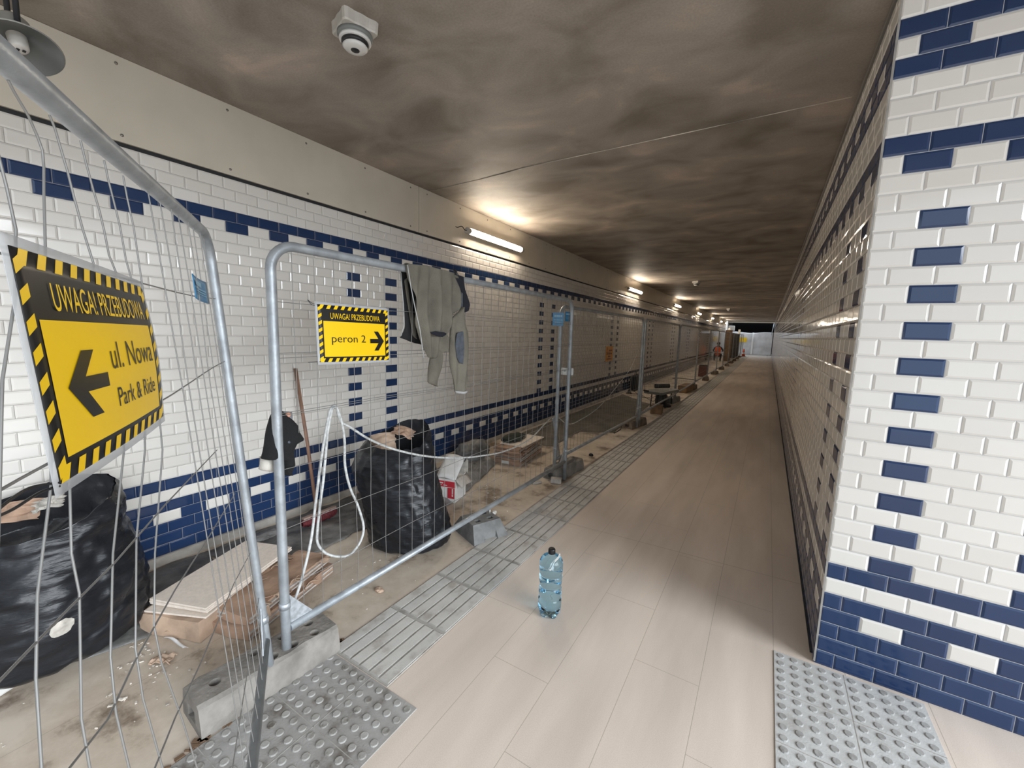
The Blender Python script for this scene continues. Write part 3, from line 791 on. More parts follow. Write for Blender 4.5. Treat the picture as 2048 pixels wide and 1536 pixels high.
tiesA = [[mapA(WA+.005, HA-.004, 0)+V(0, 0, .0), mapA(WA+.022, HA+.006, -.012), mapA(WA+.034, HA-.006, -.02), mapA(WA+.020, HA-.016, -.006), mapA(WA+.005, HA-.006, 0)],
         [mapA(WA+.004, .004, 0), mapA(WA+.018, .008, -.01), mapA(WA+.028, .000, -.02), mapA(WA+.012, -.006, -.008), mapA(WA+.004, .002, 0)],
         [mapA(.0, .002, 0), mapA(-.03, .008, -.01), mapA(-.07, .006, -.012), mapA(-.09, .001, -.012), mapA(-.06, -.003, -.012), mapA(-.02, -.001, -.008), mapA(.0, -.002, 0)]]
sign('largest yellow and black warning sign with a left arrow to a street', WA, HA, mapA,
     [('UWAGA! PRZEBUDOWA', .058, WA-.038, HA-.062, HA-.030, M_yel, 0), ('ul. Nowa', .178, .366, .112, .152, M_sblk, .0), ('Park & Ride', .182, .358, .056, .084, M_sblk, 0)],
     (.050, .100, .108, -1, .64), ties=tiesA)
WB, HB = .405, .262
def mapB(u, v, off):
    return V(XB+.010+off+.006*math.sin(PI*u/WB), 1.160+u+.012*(1-v/HB)*.6, 1.432+v-.006*(u/WB))
tiesB = [[mapB(0, HB-.004, 0), mapB(-.02, HB+.004, -.01), mapB(-.033, HB+.016, -.016), mapB(-.018, HB-.004, -.012), mapB(0, HB-.008, 0)],
         [mapB(.0, .003, 0), mapB(-.03, .001, -.01), mapB(-.045, .000, -.02)],
         [mapB(WB, HB-.004, 0), mapB(WB+.03, HB-.002, -.01), mapB(WB+.05, HB-.001, -.02)]]
sign('smaller yellow and black warning sign with a right arrow to platform two', WB, HB, mapB,
     [('UWAGA! PRZEBUDOWA', .060, WB-.058, HB-.062, HB-.034, M_yel, 0), ('peron 2', .062, .252, .080, .128, M_sblk, 0)],
     (.372, .100, .092, 1, .86), ties=tiesB)
# orange notice on the left wall
c = V(XL+.012, 9.93, .955)
t = thing('orange_notice', 'small orange upright notice fixed to the left tiled wall', 'sign', tuple(c))
nb_ = MB().box(c+V(0, 0, .165), (.006, .52, .36), bev=.002).build('notice_board', M_orange, t)
for k, (y, z, w, h) in enumerate(((-.16, .29, .03, .06), (-.16, .235, .03, .02), (.08, .245, .24, .03), (-.05, .205, .34, .012), (0, .165, .40, .034), (0, .10, .18, .04), (0, .04, .36, .032))):
    MB().box(c+V(.0045, y, z), (.002, w, h)).build('notice_print', M_bronze, nb_)
for y, z in ((-.29, .34), (-.29, -.01), (.27, .34)):
    MB().box(c+V(-.002, y, z), (.004, .06, .012)).build('tape', M_black, t)

# ------------------------------------------------------------------ cloth helper: a hanging shape between a left and a right edge on the plane x = X
def edges_at(outline, z):
    ys = []
    n = len(outline)
    for i in range(n):
        a = outline[i]; b = outline[(i+1) % n]
        if (a[1]-z)*(b[1]-z) <= 0 and abs(a[1]-b[1]) > 1e-9: ys.append(a[0]+(z-a[1])/(b[1]-a[1])*(b[0]-a[0]))
    return (min(ys), max(ys)) if ys else None
def hang(px, X, base, nu=26, nv=44, th=.012, fold=.012, ff=9, seed=0, puff=.0):
    out = [(onx(a, b, X).y, onx(a, b, X).z) for a, b in px]
    z0 = min(p[1] for p in out)+1e-4; z1 = max(p[1] for p in out)-1e-4
    mb = MB(); rows = []
    for j in range(nv+1):
        z = lerp(z1, z0, j/nv); e = edges_at(out, z); rows.append((z, *e))
    def f(side):
        def g(u, v):
            j = min(int(v*nv+.5), nv); z, a, b = rows[j]
            y = lerp(a, b, u); o = fold*(math.sin((y*ff*6+nz(y*3, z*2, seed)*2.2))*.6+nz(y*9, z*4, seed+5)*1.1)*min(1, v*3+.15)
            edge = math.sqrt(max(0, 1-(2*u-1)**2))
            return V(X+base+o+side*(th*.5*max(edge, .12)+puff*edge*math.sin(PI*min(1, v*1.05))), y, z)
        return g
    mb.grid(f(1), nu, nv); n = len(mb.v); mb.grid(f(-1), nu, nv)
    w = nu+1; fs = []
    for j in range(nv): fs.append((j*w, n+j*w, n+(j+1)*w, (j+1)*w)); fs.append((j*w+nu, (j+1)*w+nu, n+(j+1)*w+nu, n+j*w+nu))
    for i in range(nu): fs.append((i, i+1, n+i+1, n+i)); k = nv*w; fs.append((k+i, n+k+i, n+k+i+1, k+i+1))
    for q_ in fs: mb.f.append(list(q_)); mb.m.append(0); mb.sm.append(True)
    return mb
# fleece jacket folded over the top rail
t = thing('fleece_jacket', 'grey green fleece jacket with slate elbow patches draped over the fence rail', 'jacket', (XB, 1.95, 1.55))
XF = XB+.034
hang([(812, 527), (850, 531), (880, 538), (906, 545), (914, 580), (921, 612), (905, 630), (897, 640), (893, 655), (890, 668), (893, 685), (893, 700), (884, 708), (868, 716), (847, 717), (842, 690), (838, 660), (829, 620), (820, 575)], XF, .006, 60, 60, .014, .030, 11, 2).build('front_drape', M_cloth, t)
hang([(899, 637), (921, 614), (926, 640), (930, 666), (930, 700), (929, 730), (929, 760), (926, 784), (915, 786), (905, 785), (901, 765), (896, 735), (894, 700), (895, 665)], XF+.01, .022, 26, 44, .03, .016, 12, 4, puff=.018).build('near_sleeve', M_cloth, t); slv = [o_ for o_ in t.children if o_.name.startswith('near_sleeve')][0]
hang([(864, 700), (886, 700), (887, 712), (884, 735), (879, 755), (876, 773), (866, 770), (858, 766), (860, 742)], XF-.01, -.01, 16, 26, .03, .006, 9, 6, puff=.015).build('far_sleeve', M_cloth, t)
hang([(914, 667), (920, 662), (929, 662), (930, 700), (929, 729), (921, 728), (914, 715), (911, 690)], XF+.058, .0, 10, 20, .008, .003, 9, 4, puff=.008).build('elbow_patch', M_patch, slv)
hang([(904, 781), (927, 781), (926, 785), (915, 787), (905, 786)], XF+.01, .03, 10, 4, .036, .002, 9, 3, puff=.01).build('cuff_trim', M_seam, slv)
hang([(857, 663), (868, 662), (889, 665), (890, 669), (882, 674), (870, 672), (858, 667)], XF+.03, .012, 14, 6, .008, .002, 8, 2).build('pocket_opening', M_navy, t)
# rear half hanging on the inner side of the rail, with the dark lining
hang([(801, 544), (816, 538), (830, 545), (838, 600), (846, 690), (830, 686), (812, 680), (799, 677), (801, 672), (807, 655), (806, 610), (803, 570)], XB-.032, -.004, 24, 40, .012, .012, 8, 9).build('back_lining', M_cloth_in, t)
hang([(806, 560), (812, 556), (818, 600), (829, 640), (832, 678), (824, 672), (818, 640), (811, 600)], XB-.032, .008, 12, 30, .010, .006, 8, 9).build('back_fold', M_cloth, t)
mb = MB()
mb.tube([onx(a, b, XF+.014) for a, b in ((815, 530), (822, 575), (831, 620), (840, 660), (844, 690), (848, 716))], .0028, 6)
mb.build('zip_edge', M_seam, t)
mb = MB(); mb.tube([onx(a, b, XB-.022) for a, b in ((802, 545), (804, 575), (807, 610), (808, 650), (802, 672))], .0025, 6); mb.build('hem_edge', M_seam, t)
# cloth over the rail itself
mb = MB(); y0, y1 = onx(812, 527, XB).y, onx(908, 546, XB).y
def over(u, v):
    y = lerp(y0, y1, v); w_ = lerp(-.15, PI+.15, u); r = .028+.004*nz(y*14, u*3, 1)
    return V(XB+r*math.cos(w_)*1.25, y, 1.925+r*math.sin(w_))
mb.grid(over, 12, 30); mb.build('shoulder_fold', M_cloth, t, thick=.006)
t = thing('navy_tee', 'dark navy garment hanging on the rail beside the fleece jacket', 'garment', (XB, 2.35, 1.75))
hang([(905, 546), (915, 550), (929, 552), (932, 580), (940, 610), (938, 622), (925, 628), (921, 600), (914, 575)], XB+.03, -.006, 14, 28, .02, .008, 8, 12, puff=.006).build('body_cloth', M_navy, t)
hang([(919, 583), (925, 585), (925, 614), (921, 616), (917, 600)], XB+.045, .002, 8, 12, .008, .003, 8, 13).build('grey_lining', M_patch, t)
MB().tube([onx(906, 540, XB)+V(.01, 0, 0), onx(907, 552, XB)+V(.035, 0, 0)], .008, 8).build('hook_clip', M_black, t)
# black knitwear and rags by the first joint
XG = XB-.035
t = thing('black_pullover', 'black knitted garment bunched on the mesh beside the first upright post', 'garment', tuple(onx(575, 880, XG)))
hang([(553, 817), (562, 820), (572, 830), (583, 838), (592, 850), (594, 862), (602, 875), (601, 879), (592, 884), (588, 895), (586, 915), (588, 928), (585, 938), (582, 950), (570, 952), (565, 946), (562, 920), (521, 918), (525, 905), (532, 860), (541, 835)], XG, 0, 26, 46, .05, .02, 7, 21, puff=.03).build('knit_body', M_blk, t)
mb = MB(); mb.lathe([(0, .0), (.006, .001), (.007, .002), (0, .003)], onx(567, 881, XG)+V(.042, 0, 0), 14, R=rot('Y', 75)); mb.build('worn_patch', M_patch, t)
t = thing('dirty_rag', 'dirty white rag hanging below the black garment', 'rag', tuple(onx(545, 930, XG)))
hang([(523, 914), (563, 914), (562, 930), (563, 949), (545, 944), (530, 942), (518, 940)], XG-.01, -.01, 14, 14, .02, .01, 7, 22, puff=.008).build('rag_cloth', M_rag, t)
t = thing('grey_glove', 'grey and peach work glove behind the black garment', 'glove', tuple(onx(576, 830, XG)))
hang([(566, 823), (574, 822), (584, 824), (584, 839), (579, 842), (570, 834)], XG-.02, 0, 10, 10, .02, .004, 7, 23, puff=.006).build('glove_back', M_greyrag, t)
MB().lathe([(0, -.012), (.008, -.009), (.012, 0), (.008, .009), (0, .012)], onx(574, 829, XG)+V(.008, 0, 0), 12).build('glove_palm', M_peach, t)

# ------------------------------------------------------------------ rubbish bags
WH = V(RX.x, RX.y, 0).normalized(); DH = V(RF.x, RF.y, 0).normalized()
def bag(label, P, pairs, depth, rim, seed, m, mt, inner=M_bag, clampx=None):
    P = Vector(P); prof = []
    for a, b in pairs:
        A, B = bb(P, [a, b]); z = max(0, (A.z+B.z)/2); ca = (A-P).dot(WH); cb = (B-P).dot(WH); prof.append((z, (ca+cb)/2, abs(cb-ca)/2))
    z0, z1 = prof[0][0], prof[-1][0]
    t = thing('rubbish_bag', label, 'rubbish bag', (P.x, P.y, 0), 'black rubbish bags')
    def at(z):
        for i in range(len(prof)-1):
            if z <= prof[i+1][0] or i == len(prof)-2:
                k = (z-prof[i][0])/max(1e-6, prof[i+1][0]-prof[i][0]); k = min(max(k, 0), 1)
                return lerp(prof[i][1], prof[i+1][1], k), lerp(prof[i][2], prof[i+1][2], k)
    K = 60; J = 110
    def pt(u, v, shrink=1.0):
        w_ = 2*PI*u; top = z1+rim(w_)
        z = lerp(z0, top, v)
        c, r = at(min(z, z1))
        if v < .06: r *= .80+.20*math.sin(v/.06*PI/2)
        cs, sn = math.cos(w_), math.sin(w_)
        q_ = Vector((cs*2.2, sn*2.2, z*5+seed)); 
        a = noise.noise(q_)*.060+noise.ridged_multi_fractal(Vector((cs*3+z*2.4, sn*3-z*1.7, z*9+seed)), 1, 2, 3, 1, 1.6, noise_basis='PERLIN_ORIGINAL')*.028-.028
        a += noise.noise(Vector((cs*7, sn*7, z*26+seed)))*.028
        r2 = r*(1+a)*shrink
        if v > .93: r2 *= 1-.10*((v-.93)/.07)
        p = P+WH*(c+cs*r2)+DH*(sn*r2*depth)
        if clampx and p.x < clampx: p.x = clampx+.004*nz(p.y*9, z*9, 1)
        return V(p.x, p.y, max(.004, z+.012*nz(cs*4, sn*4, z*4+seed)))
    mb = MB(); mb.grid(lambda u, v: pt(u, v), J, K, cu=True); 
    # base and the inside of the mouth
    n = len(mb.v); b0 = sum((mb.v[i] for i in range(J)), V(0, 0, 0))/J; mb.v.append(V(b0.x, b0.y, .004))
    for i in range(J): mb.f.append([n, (i+1) % J, i]); mb.m.append(0); mb.sm.append(True)
    mb.build('bag_skin', m, t)
    mi = MB(); mi.grid(lambda u, v: pt(u, 1-v*.30, .975-v*.12), J, 14, cu=True); n = len(mi.v); top = sum((mi.v[14*J+i] for i in range(J)), V(0, 0, 0))/J
    mi.v.append(top)
    for i in range(J): mi.f.append([n, 14*J+i, 14*J+(i+1) % J]); mi.m.append(0); mi.sm.append(True)
    mi.build('bag_mouth', mt, t)
    return t, pt
b2, p2_ = bag('black rubbish bag full of cardboard standing in the middle of the lane', (-2.15, 2.18, 0),
    [((764, 1117), (866, 1117)), ((745, 1098), (896, 1100)), ((740, 1075), (903, 1076)), ((736, 1040), (899, 1040)), ((729, 1000), (889, 1002)), ((716, 955), (874, 960)), ((706, 930), (869, 935)), ((716, 906), (868, 908)), ((730, 886), (862, 884))],
    .80, lambda w_: .035+.115*max(0, math.cos(w_-.95))**1.4-.045*max(0, math.sin(-w_+.3)), 3.0, M_bag, M_bagt)
b1, p1_ = bag('black rubbish bag against the left wall, cut by the left edge of the view', (-2.93, .40, 0),
    [((-60, 1325), (210, 1275)), ((-110, 1290), (246, 1235)), ((-120, 1250), (252, 1195)), ((-115, 1190), (243, 1140)), ((-100, 1120), (226, 1085)), ((-90, 1070), (208, 1055)), ((-80, 1040), (212, 1022))],
    .85, lambda w_: .02+.10*max(0, math.cos(w_-1.15))**1.2-.05*max(0, math.sin(-w_)), 8.0, M_bag, M_bagt, clampx=XL+.04)
def crumple_card(label, P, sx, sy, R_, m, seed, bend=.05, nm='cardboard_scrap'):
    mb = MB(); P = Vector(P)
    def f(u, v):
        x = (u-.5)*sx; y = (v-.5)*sy
        if u in (0, 1): x += .02*nz(v*7, seed, 2)
        z = bend*math.sin(u*PI)*sx*4+.02*nz(u*4, v*4, seed)
        return P+R_ @ V(x, y, z)
    mb.grid(f, 14, 14, smooth=False)
    o = mb.build(nm, m, thick=.004); setp(o, label, 'cardboard', 'cardboard scraps'); return o
RB = Matrix((WH, DH, V(0, 0, 1))).transposed()
c2 = bb((-2.15, 2.18, 0), [(765, 893), (738, 890), (805, 868)])
crumple_card('bent brown cardboard in the mouth of the middle rubbish bag', c2[0]+V(-.02, .02, .01), .19, .15, RB @ rot('X', 62) @ rot('Z', 12), M_card2, 4, .06)
crumple_card('strip of cardboard behind the flap of the middle rubbish bag', c2[2]+V(-.03, .04, .0), .16, .08, RB @ rot('X', 40) @ rot('Z', -18), M_card, 6, .03)
c1 = bb((-2.93, .40, 0), [(28, 1030), (85, 1008)])
crumple_card('brown cardboard in the mouth of the left rubbish bag', c1[0]+V(-.02, .01, 0), .22, .10, RB @ rot('X', 55) @ rot('Z', 14), M_card, 9, .03)
crumple_card('pale torn cardboard in the mouth of the left rubbish bag', c1[1]+V(0, .02, -.005), .12, .06, RB @ rot('X', 50) @ rot('Z', 20), M_rag, 11, .02)
# paste splash on the left bag
s_ = bb((-2.93, .40, 0), [(102, 1226)])[0]-DH*.25
mb = MB()
# small white plaster splash stuck on the bag skin
u0, v0 = .905, .415
def spl(u, v):
    a = 2*PI*u; r = v*(1+.18*nz(math.cos(a)*2, math.sin(a)*2, 3)); q_ = p1_(u0+.015*r*math.cos(a), v0+.050*r*math.sin(a)); c_ = V(-2.93, .40, q_.z); return q_+(q_-c_).normalized()*.004
mb.grid(spl, 20, 4, cu=True); mb.build('plaster_splash', M_rag, b1)

# ------------------------------------------------------------------ film sheets lying along the wall
def film(label, L_, R_, m, seed, hgt=.03, nu=30, nv=60, name='plastic_film', cat='plastic sheet'):
    mb = MB()
    def f(u, v):
        a = pl(L_, v); b = pl(R_, v); p = Vector(a).lerp(Vector(b), u)
        e = min(1, 6*min(u, 1-u)+.12)*min(1, 8*min(v, 1-v)+.12)
        h = (noise.ridged_multi_fractal(Vector((p.x*5+seed, p.y*2.4, seed)), 1, 2, 3, 1, 2, noise_basis='PERLIN_ORIGINAL')*.5+nz(p.x*9, p.y*7, seed)*.5+.35)*hgt
        k = .03*nz(p.x*5, p.y*6, seed+4)*(1 if u in (0, 1) or v in (0, 1) else 0)
        return V(p.x+k, p.y+k*.7, max(.003, p.z+.004+max(0, h)*e))
    mb.grid(f, nu, nv, smooth=True)
    return setp(mb.build(name, m, thick=.002), label, cat, 'dusty plastic sheets on the floor')
film('dusty dark plastic sheet spread under the left rubbish bag', [(-3.20, -.15, 0), (-3.22, .5, 0), (-3.24, 1.25, 0)], [(-2.86, .02, 0), (-2.62, .45, 0), (-2.55, .70, 0), (-2.62, .80, 0), (-2.90, 1.2, 0)], M_film, 1)
film('grey black plastic sheet lying behind the broom and the slab stack', [(-3.22, 1.2, 0), (-3.24, 2.0, 0), (-3.22, 2.8, 0)], [(-2.95, 1.28, 0), (-2.66, 1.50, 0), (-2.58, 1.68, 0), (-2.62, 2.0, 0), (-2.50, 2.35, 0)], M_film, 5, .022)
film('crumpled plastic sheet between the printed carton and the far slab stack', [(-2.95, 2.75, 0), (-3.1, 3.4, 0), (-3.2, 4.4, 0)], [(-2.34, 2.72, 0), (-2.42, 3.2, 0), (-2.62, 3.9, 0), (-2.72, 4.15, 0)], M_film2, 9, .06)
film('large flat grey floor protection sheet in the lane beyond the stacks', [(-3.2, 5.0, 0), (-3.2, 8.0, 0), (-3.2, 11.0, 0)], [(-2.45, 5.2, 0), fl(1160, 864), fl(1228, 866), (-2.2, 9.8, 0)], mat('grey fleece sheet', (.17, .155, .13), .9, var=.3, vscale=3), 14, .010, cat='floor sheet', name='floor_sheet')
def lump(name, label, cat, P, s, m, seed, n=3, grp=None):
    bm = bmesh.new(); bmesh.ops.create_icosphere(bm, subdivisions=4, radius=1)
    mb = MB(); vs = []
    for v in bm.verts:
        c = v.co; k = 1+.28*noise.noise(c*1.6+Vector((seed, 0, 0)))+.16*noise.ridged_multi_fractal(c*2.5+Vector((seed, 2, 0)), 1, 2, 3, 1, 2, noise_basis='PERLIN_ORIGINAL')-.16
        vs.append(V(P[0]+c.x*s[0]*k, P[1]+c.y*s[1]*k, max(P[2]+.003, P[2]+s[2]*.75+c.z*s[2]*k)))
    mb.add(vs, [[v.index for v in f.verts] for f in bm.faces], 0, True); bm.free()
    return setp(mb.build(name, m), label, cat, grp)
lump('plastic_film_heap', 'bunched grey plastic film against the navy tiles behind the carton', 'plastic sheet', (-2.98, 4.02, 0), (.17, .26, .14), M_film, 3.3)
lump('plastic_film_heap', 'small twisted knot of grey film at the kerb behind the two posts', 'plastic sheet', tuple(fl(530, 1078, 0)), (.05, .12, .03), M_film2, 5.3)

# ------------------------------------------------------------------ slab stack in front on the left
RS = rot('Z', 21)
def SP(x, y, z): return V(-2.585, 1.105, 0)+RS @ V(x, y, z)
for i, (dx, dy, rz, z) in enumerate(((.0, .0, 0, .153), (.003, -.004, -.5, .1425), (-.003, .003, .8, .132), (-.012, -.028, 4.5, .116))):
    mb = MB(); R_ = RS @ rot('Z', rz); mb.box(SP(dx, dy, z), (.345, .625, .0095), R=R_, bev=.0012)
    o = mb.build('porcelain_slab', [M_slab]); setp(o, ['topmost beige porcelain slab of the near stack', 'second beige porcelain slab from the top of the near stack', 'third beige porcelain slab from the top of the near stack', 'lowest slanted beige slab of the near stack, above the cardboard'][i], 'slab', 'loose beige slabs')
def ragged(name, label, cat, c, d, rz, m, seed, jit=.012, grp=None, open_end=True, inner=None, tops=0):
    t = thing(name, label, cat, tuple(c), grp); R_ = rot('Z', rz); mb = MB(); c = Vector(c)
    nx, ny, nzz = 8, 16, 3
    def fc(a):
        def g(u, v):
            if a == 0: p = V((u-.5)*d[0], (v-.5)*d[1], d[2])
            elif a == 1: p = V(d[0]/2, (v-.5)*d[1], u*d[2])
            elif a == 2: p = V(-d[0]/2, (v-.5)*d[1], u*d[2])
            elif a == 3: p = V((u-.5)*d[0], -d[1]/2, v*d[2])
            else: p = V((u-.5)*d[0], d[1]/2, v*d[2])
            q_ = p*11+Vector((seed, seed*2, 0)); k = V(noise.noise(q_), noise.noise(q_+Vector((7, 0, 0))), noise.noise(q_+Vector((0, 9, 0)))*.8)*jit
            p = p+k; p.z = max(.002, p.z); return c+R_ @ p
        return g
    mb.grid(fc(0), nx, ny, smooth=False); mb.grid(fc(1), nzz, ny, smooth=False); mb.grid(fc(2), nzz, ny, smooth=False); mb.grid(fc(3), nx, nzz, smooth=False); mb.grid(fc(4), nx, nzz, smooth=False)
    mb.build('cardboard_wrap', m, t)
    if inner:
        for k in range(inner):
            z = d[2]*(k+.6)/(inner+.2)
            MB().box(c+R_ @ V(.006, 0, z), (d[0]+.006, d[1]*.985, .009), R=R_).build('packed_slab', M_slabe, t)
    # torn flaps
    rnd = random.Random(seed)
    for k in range(tops):
        y = rnd.uniform(-.45, .45)*d[1]; x = d[0]/2*rnd.choice((1, 1, .7)); L_ = rnd.uniform(.05, .13); w_ = rnd.uniform(.03, .06); an = rnd.uniform(-60, 30)
        mf = MB(); Rf = R_ @ rot('Y', an) @ rot('Z', rnd.uniform(-25, 25))
        mf.grid(lambda u, v: c+R_ @ V(x, y, d[2]*rnd_h[k % 5])+Rf @ V(u*w_, (v-.5)*L_*(1-.5*u), .012*math.sin(u*3+v*2)), 4, 6, smooth=False)
        mf.build('torn_flap', M_card if k % 2 else M_card2, t, thick=.003)
    return t
rnd_h = [.95, .7, .98, .5, .85]
ragged('slab_pack', 'torn cardboard slab pack under the near loose slabs', 'slab pack', SP(-.005, -.03, 0), (.36, .66, .108), 21, M_card2, 3, .010, 'cardboard slab packs near', inner=0, tops=9)
RS2 = 17
def SQ(x, y, z): return V(-2.31, 1.24, 0)+rot('Z', RS2) @ V(x, y, z)
ragged('slab_pack', 'lowest ragged slab pack right of the near stack', 'slab pack', SQ(0, 0, 0), (.235, .64, .060), RS2, M_card, 5, .012, 'cardboard slab packs near', inner=2, tops=10)
ragged('slab_pack', 'upper ragged slab pack right of the near stack', 'slab pack', SQ(-.02, .015, .064), (.22, .62, .050), RS2+1, M_card, 7, .013, 'cardboard slab packs near', inner=2, tops=14)
# torn cardboard offcut pieces in front of the stack
crumple_card('torn brown cardboard flap at the front corner of the near stack', fl(372, 1262)+V(0, 0, .045), .15, .10, rot('Z', 30) @ rot('X', 28), M_card2, 13, .03)
crumple_card('flat cardboard shred on the floor near the left mesh', fl(325, 1322)+V(0, 0, .008), .09, .05, rot('Z', 35), M_card2, 15, .01)
t = thing('paper_strip', 'curled white paper strip in front of the near slab stack', 'paper', tuple(fl(370, 1285)))
mb = MB(); pa = spline([fl(332, 1280)+V(0, 0, .012), fl(345, 1284)+V(0, 0, .02), fl(358, 1290)+V(0, 0, .008), fl(372, 1300)+V(0, 0, .01)], 6)
mb.grid(lambda u, v: pl(pa, v)+V(.022*(u-.5), .016*(u-.5), .006*math.sin(u*3)), 3, 14); mb.build('strip', M_paper, t, thick=.001)

# ------------------------------------------------------------------ far slab stack
def ST(x, y, z): return V(-2.60, 4.50, 0)+rot('Z', 8) @ V(x, y, z)
P3 = [((0, 0, 0), (.36, .72, .052), 8, M_card, 'bottom slab pack of the far stack, with a white label'), ((.0, .0, .055), (.355, .71, .045), 8, M_slabe, 'second slab pack of the far stack'),
      ((-.01, -.02, .104), (.345, .68, .045), 10, M_card, 'third slab pack of the far stack'), ((-.02, -.01, .153), (.34, .66, .045), 6, M_card, 'fourth slab pack of the far stack')]
for i, (c, d, rz, m, lb) in enumerate(P3):
    t = ragged('slab_pack', lb, 'slab pack', ST(*c), d, rz, m, 30+i, .006 if i < 2 else .010, 'cardboard slab packs far', inner=1, tops=0 if i < 2 else 3)
    if i == 0: MB().box(ST(-.03, -.362, .026), (.10, .004, .034), R=rot('Z', 8)).build('white_label', M_paper, t)
for k in range(3):
    mb = MB()
    R_ = rot('Z', 9+k) @ rot('X', 0)
    for j in range(1): pass
    a = ST(-.15, -.37-.005*k, .07+.045*k); b_ = ST(.16, -.36, .07+.045*k)
    mb.tube(spline([a, a.lerp(b_, .35)+V(0, -.008, .004), a.lerp(b_, .7)+V(0, -.004, -.004), b_], 4), .016, 8)
    setp(mb.build('cardboard_roll', M_card), ['lowest rolled cardboard edge at the front of the far stack', 'middle rolled cardboard edge at the front of the far stack', 'upper rolled cardboard edge at the front of the far stack'][k], 'cardboard', 'rolled cardboard edges')
mb = MB(); mb.box(ST(.02, .06, .208), (.33, .60, .010), R=rot('Z', 2), bev=.001); setp(mb.build('porcelain_slab', M_slab), 'loose beige slab lying on top of the far stack', 'slab', 'loose beige slabs')
lump('dark_green_cloth', 'crumpled dark green cloth on top of the far slab stack', 'cloth', tuple(ST(-.09, .02, .213)), (.11, .22, .035), mat('dark green cloth', (.03, .035, .028), .9, var=.4, vscale=9), 7.1)

# ------------------------------------------------------------------ printed carton
cx = V(-2.46, 2.98, 0); RC = rot('Z', 14)
t = thing('printed_carton', 'torn white and red printed carton behind the middle rubbish bag', 'carton', tuple(cx))
def CP(x, y, z): return cx+RC @ V(x, y, z)
mb = MB(); mb.box(CP(0, 0, .115), (.20, .24, .22), R=RC); cb_ = mb.build('carton_body', M_paper, t)
mb = MB(); mb.box(CP(0, -.122, .178), (.202, .004, .055), R=RC); mb.box(CP(.06, -.122, .095), (.07, .004, .10), R=RC); mb.box(CP(-.085, -.122, .06), (.03, .004, .09), R=RC); mb.build('red_print', M_red, cb_)
mb = MB()
for x, z, w_, h in ((-.085, .178, .016, .04), (-.045, .186, .05, .012), (-.05, .166, .03, .006), (0, .166, .04, .006), (.075, .115, .012, .05), (.075, .075, .012, .02)): mb.box(CP(x, -.1245, z), (w_, .002, h), R=RC)
mb.build('white_print', M_white, cb_)
mb = MB(); mb.grid(lambda u, v: CP(lerp(-.10, .10, u), lerp(-.12, .10, v), .226+.16*v+.012*math.sin(u*4)), 6, 6); mb.build('lid_flap', M_paper, t, thick=.004)
mb = MB(); mb.grid(lambda u, v: CP(.10+.07*u, lerp(-.12, .12, v), .225-.07*u+.01*math.sin(v*5)), 5, 6); mb.build('side_flap', M_slabe, t, thick=.004)
mb = MB(); mb.grid(lambda u, v: CP(lerp(.02, .11, u), .12+.03*u, lerp(.2, .33, v)+.02*math.sin(u*9)), 6, 5); mb.build('torn_corner', M_rag, t, thick=.003)

# ------------------------------------------------------------------ broom leaning on the tiles
t = thing('broom', 'wooden broom with a dark red head leaning upside against the tiled wall', 'broom', tuple(fl(640, 1045)))
top = onx(591, 737, XL+.03); bot = fl(634, 1030, .05)
MB().tube([bot, bot.lerp(top, .5)+V(.006, .004, 0), top], .0135, 12).build('handle', M_wood, t)
a, b_ = fl(604, 1048, .065), fl(672, 1021, .065)
d_ = (b_-a).normalized(); nn = V(-d_.y, d_.x, 0)
mb = MB(); mb.grid(lambda u, v: a.lerp(b_, v)+nn*(.034*math.cos(2*PI*u)*(1-.5*abs(2*v-1)**6))+V(0, 0, .038*math.sin(2*PI*u)*(1-.5*abs(2*v-1)**6)+.012*nz(u*20, v*30, 2)), 24, 60, cu=True)
mb.build('bristle_head', M_brist, t)
MB().box(a.lerp(b_, .5)+V(0, 0, .036), ((b_-a).length*.96, .035, .016), R=Matrix((d_, nn, V(0, 0, 1))).transposed(), bev=.004).build('brush_block', mat('pale brush block', (.33, .24, .2), .6), t)
# prop leaning by the second joint
t = thing('metal_prop', 'thin galvanised prop standing just before the coupled posts', 'prop', tuple(fl(1118, 918)))
MB().tube([fl(1119, 918), onx(1107, 836, -2.02)], .017, 10).build('prop_tube', M_galv, t)

# ------------------------------------------------------------------ cables
def cable(label, pts, r=.0065, m=M_cable, grp=None):
    mb = MB(); mb.tube(spline(pts, 7), r, 8); return setp(mb.build('electric_cable', m), label, 'cable', grp)
XC = XB-.032
main = [onx(x, y, XC) for x, y in ((585, 1212), (603, 1160), (622, 1080), (632, 1000), (641, 930), (650, 870), (660, 822), (670, 812), (677, 830), (684, 845), (700, 854), (740, 879), (790, 899), (850, 912))]
main += [onx(910, 916, XC-.03), onx(960, 912, XC-.08), onx(1010, 902, XC-.14), onx(1060, 878, -2.0), onx(1107, 834, -2.02), onx(1135, 848, -2.1), onx(1160, 840, -2.2), onx(1200, 812, -2.5), onx(1240, 765, -2.9), onx(1262, 735, -3.2), (XL+.02, 12.7, 1.2)]
cable('long white cable sagging from the mesh past the prop to the wall', main)
cable('white cable loop hooked on the mesh and touching the floor in front of the broom', [onx(x, y, XC+.004) for x, y in ((664, 818), (656, 860), (650, 925), (646, 965), (640, 1010), (635, 1060), (636, 1088), (655, 1108), (685, 1113), (705, 1105), (722, 1080), (727, 1052), (716, 1012), (700, 975), (690, 930), (689, 880), (682, 838), (672, 814), (664, 818))])
cable('thin dark power lead on the floor running to the tile cutter', [fl(1255, 787)+V(0, 0, .01), fl(1280, 790)+V(0, 0, .01), fl(1305, 803)+V(0, 0, .01), fl(1312, 799)+V(0, 0, .05), V(-1.98, 9.75, .22)], .006, M_cabled, 'dark floor cables')
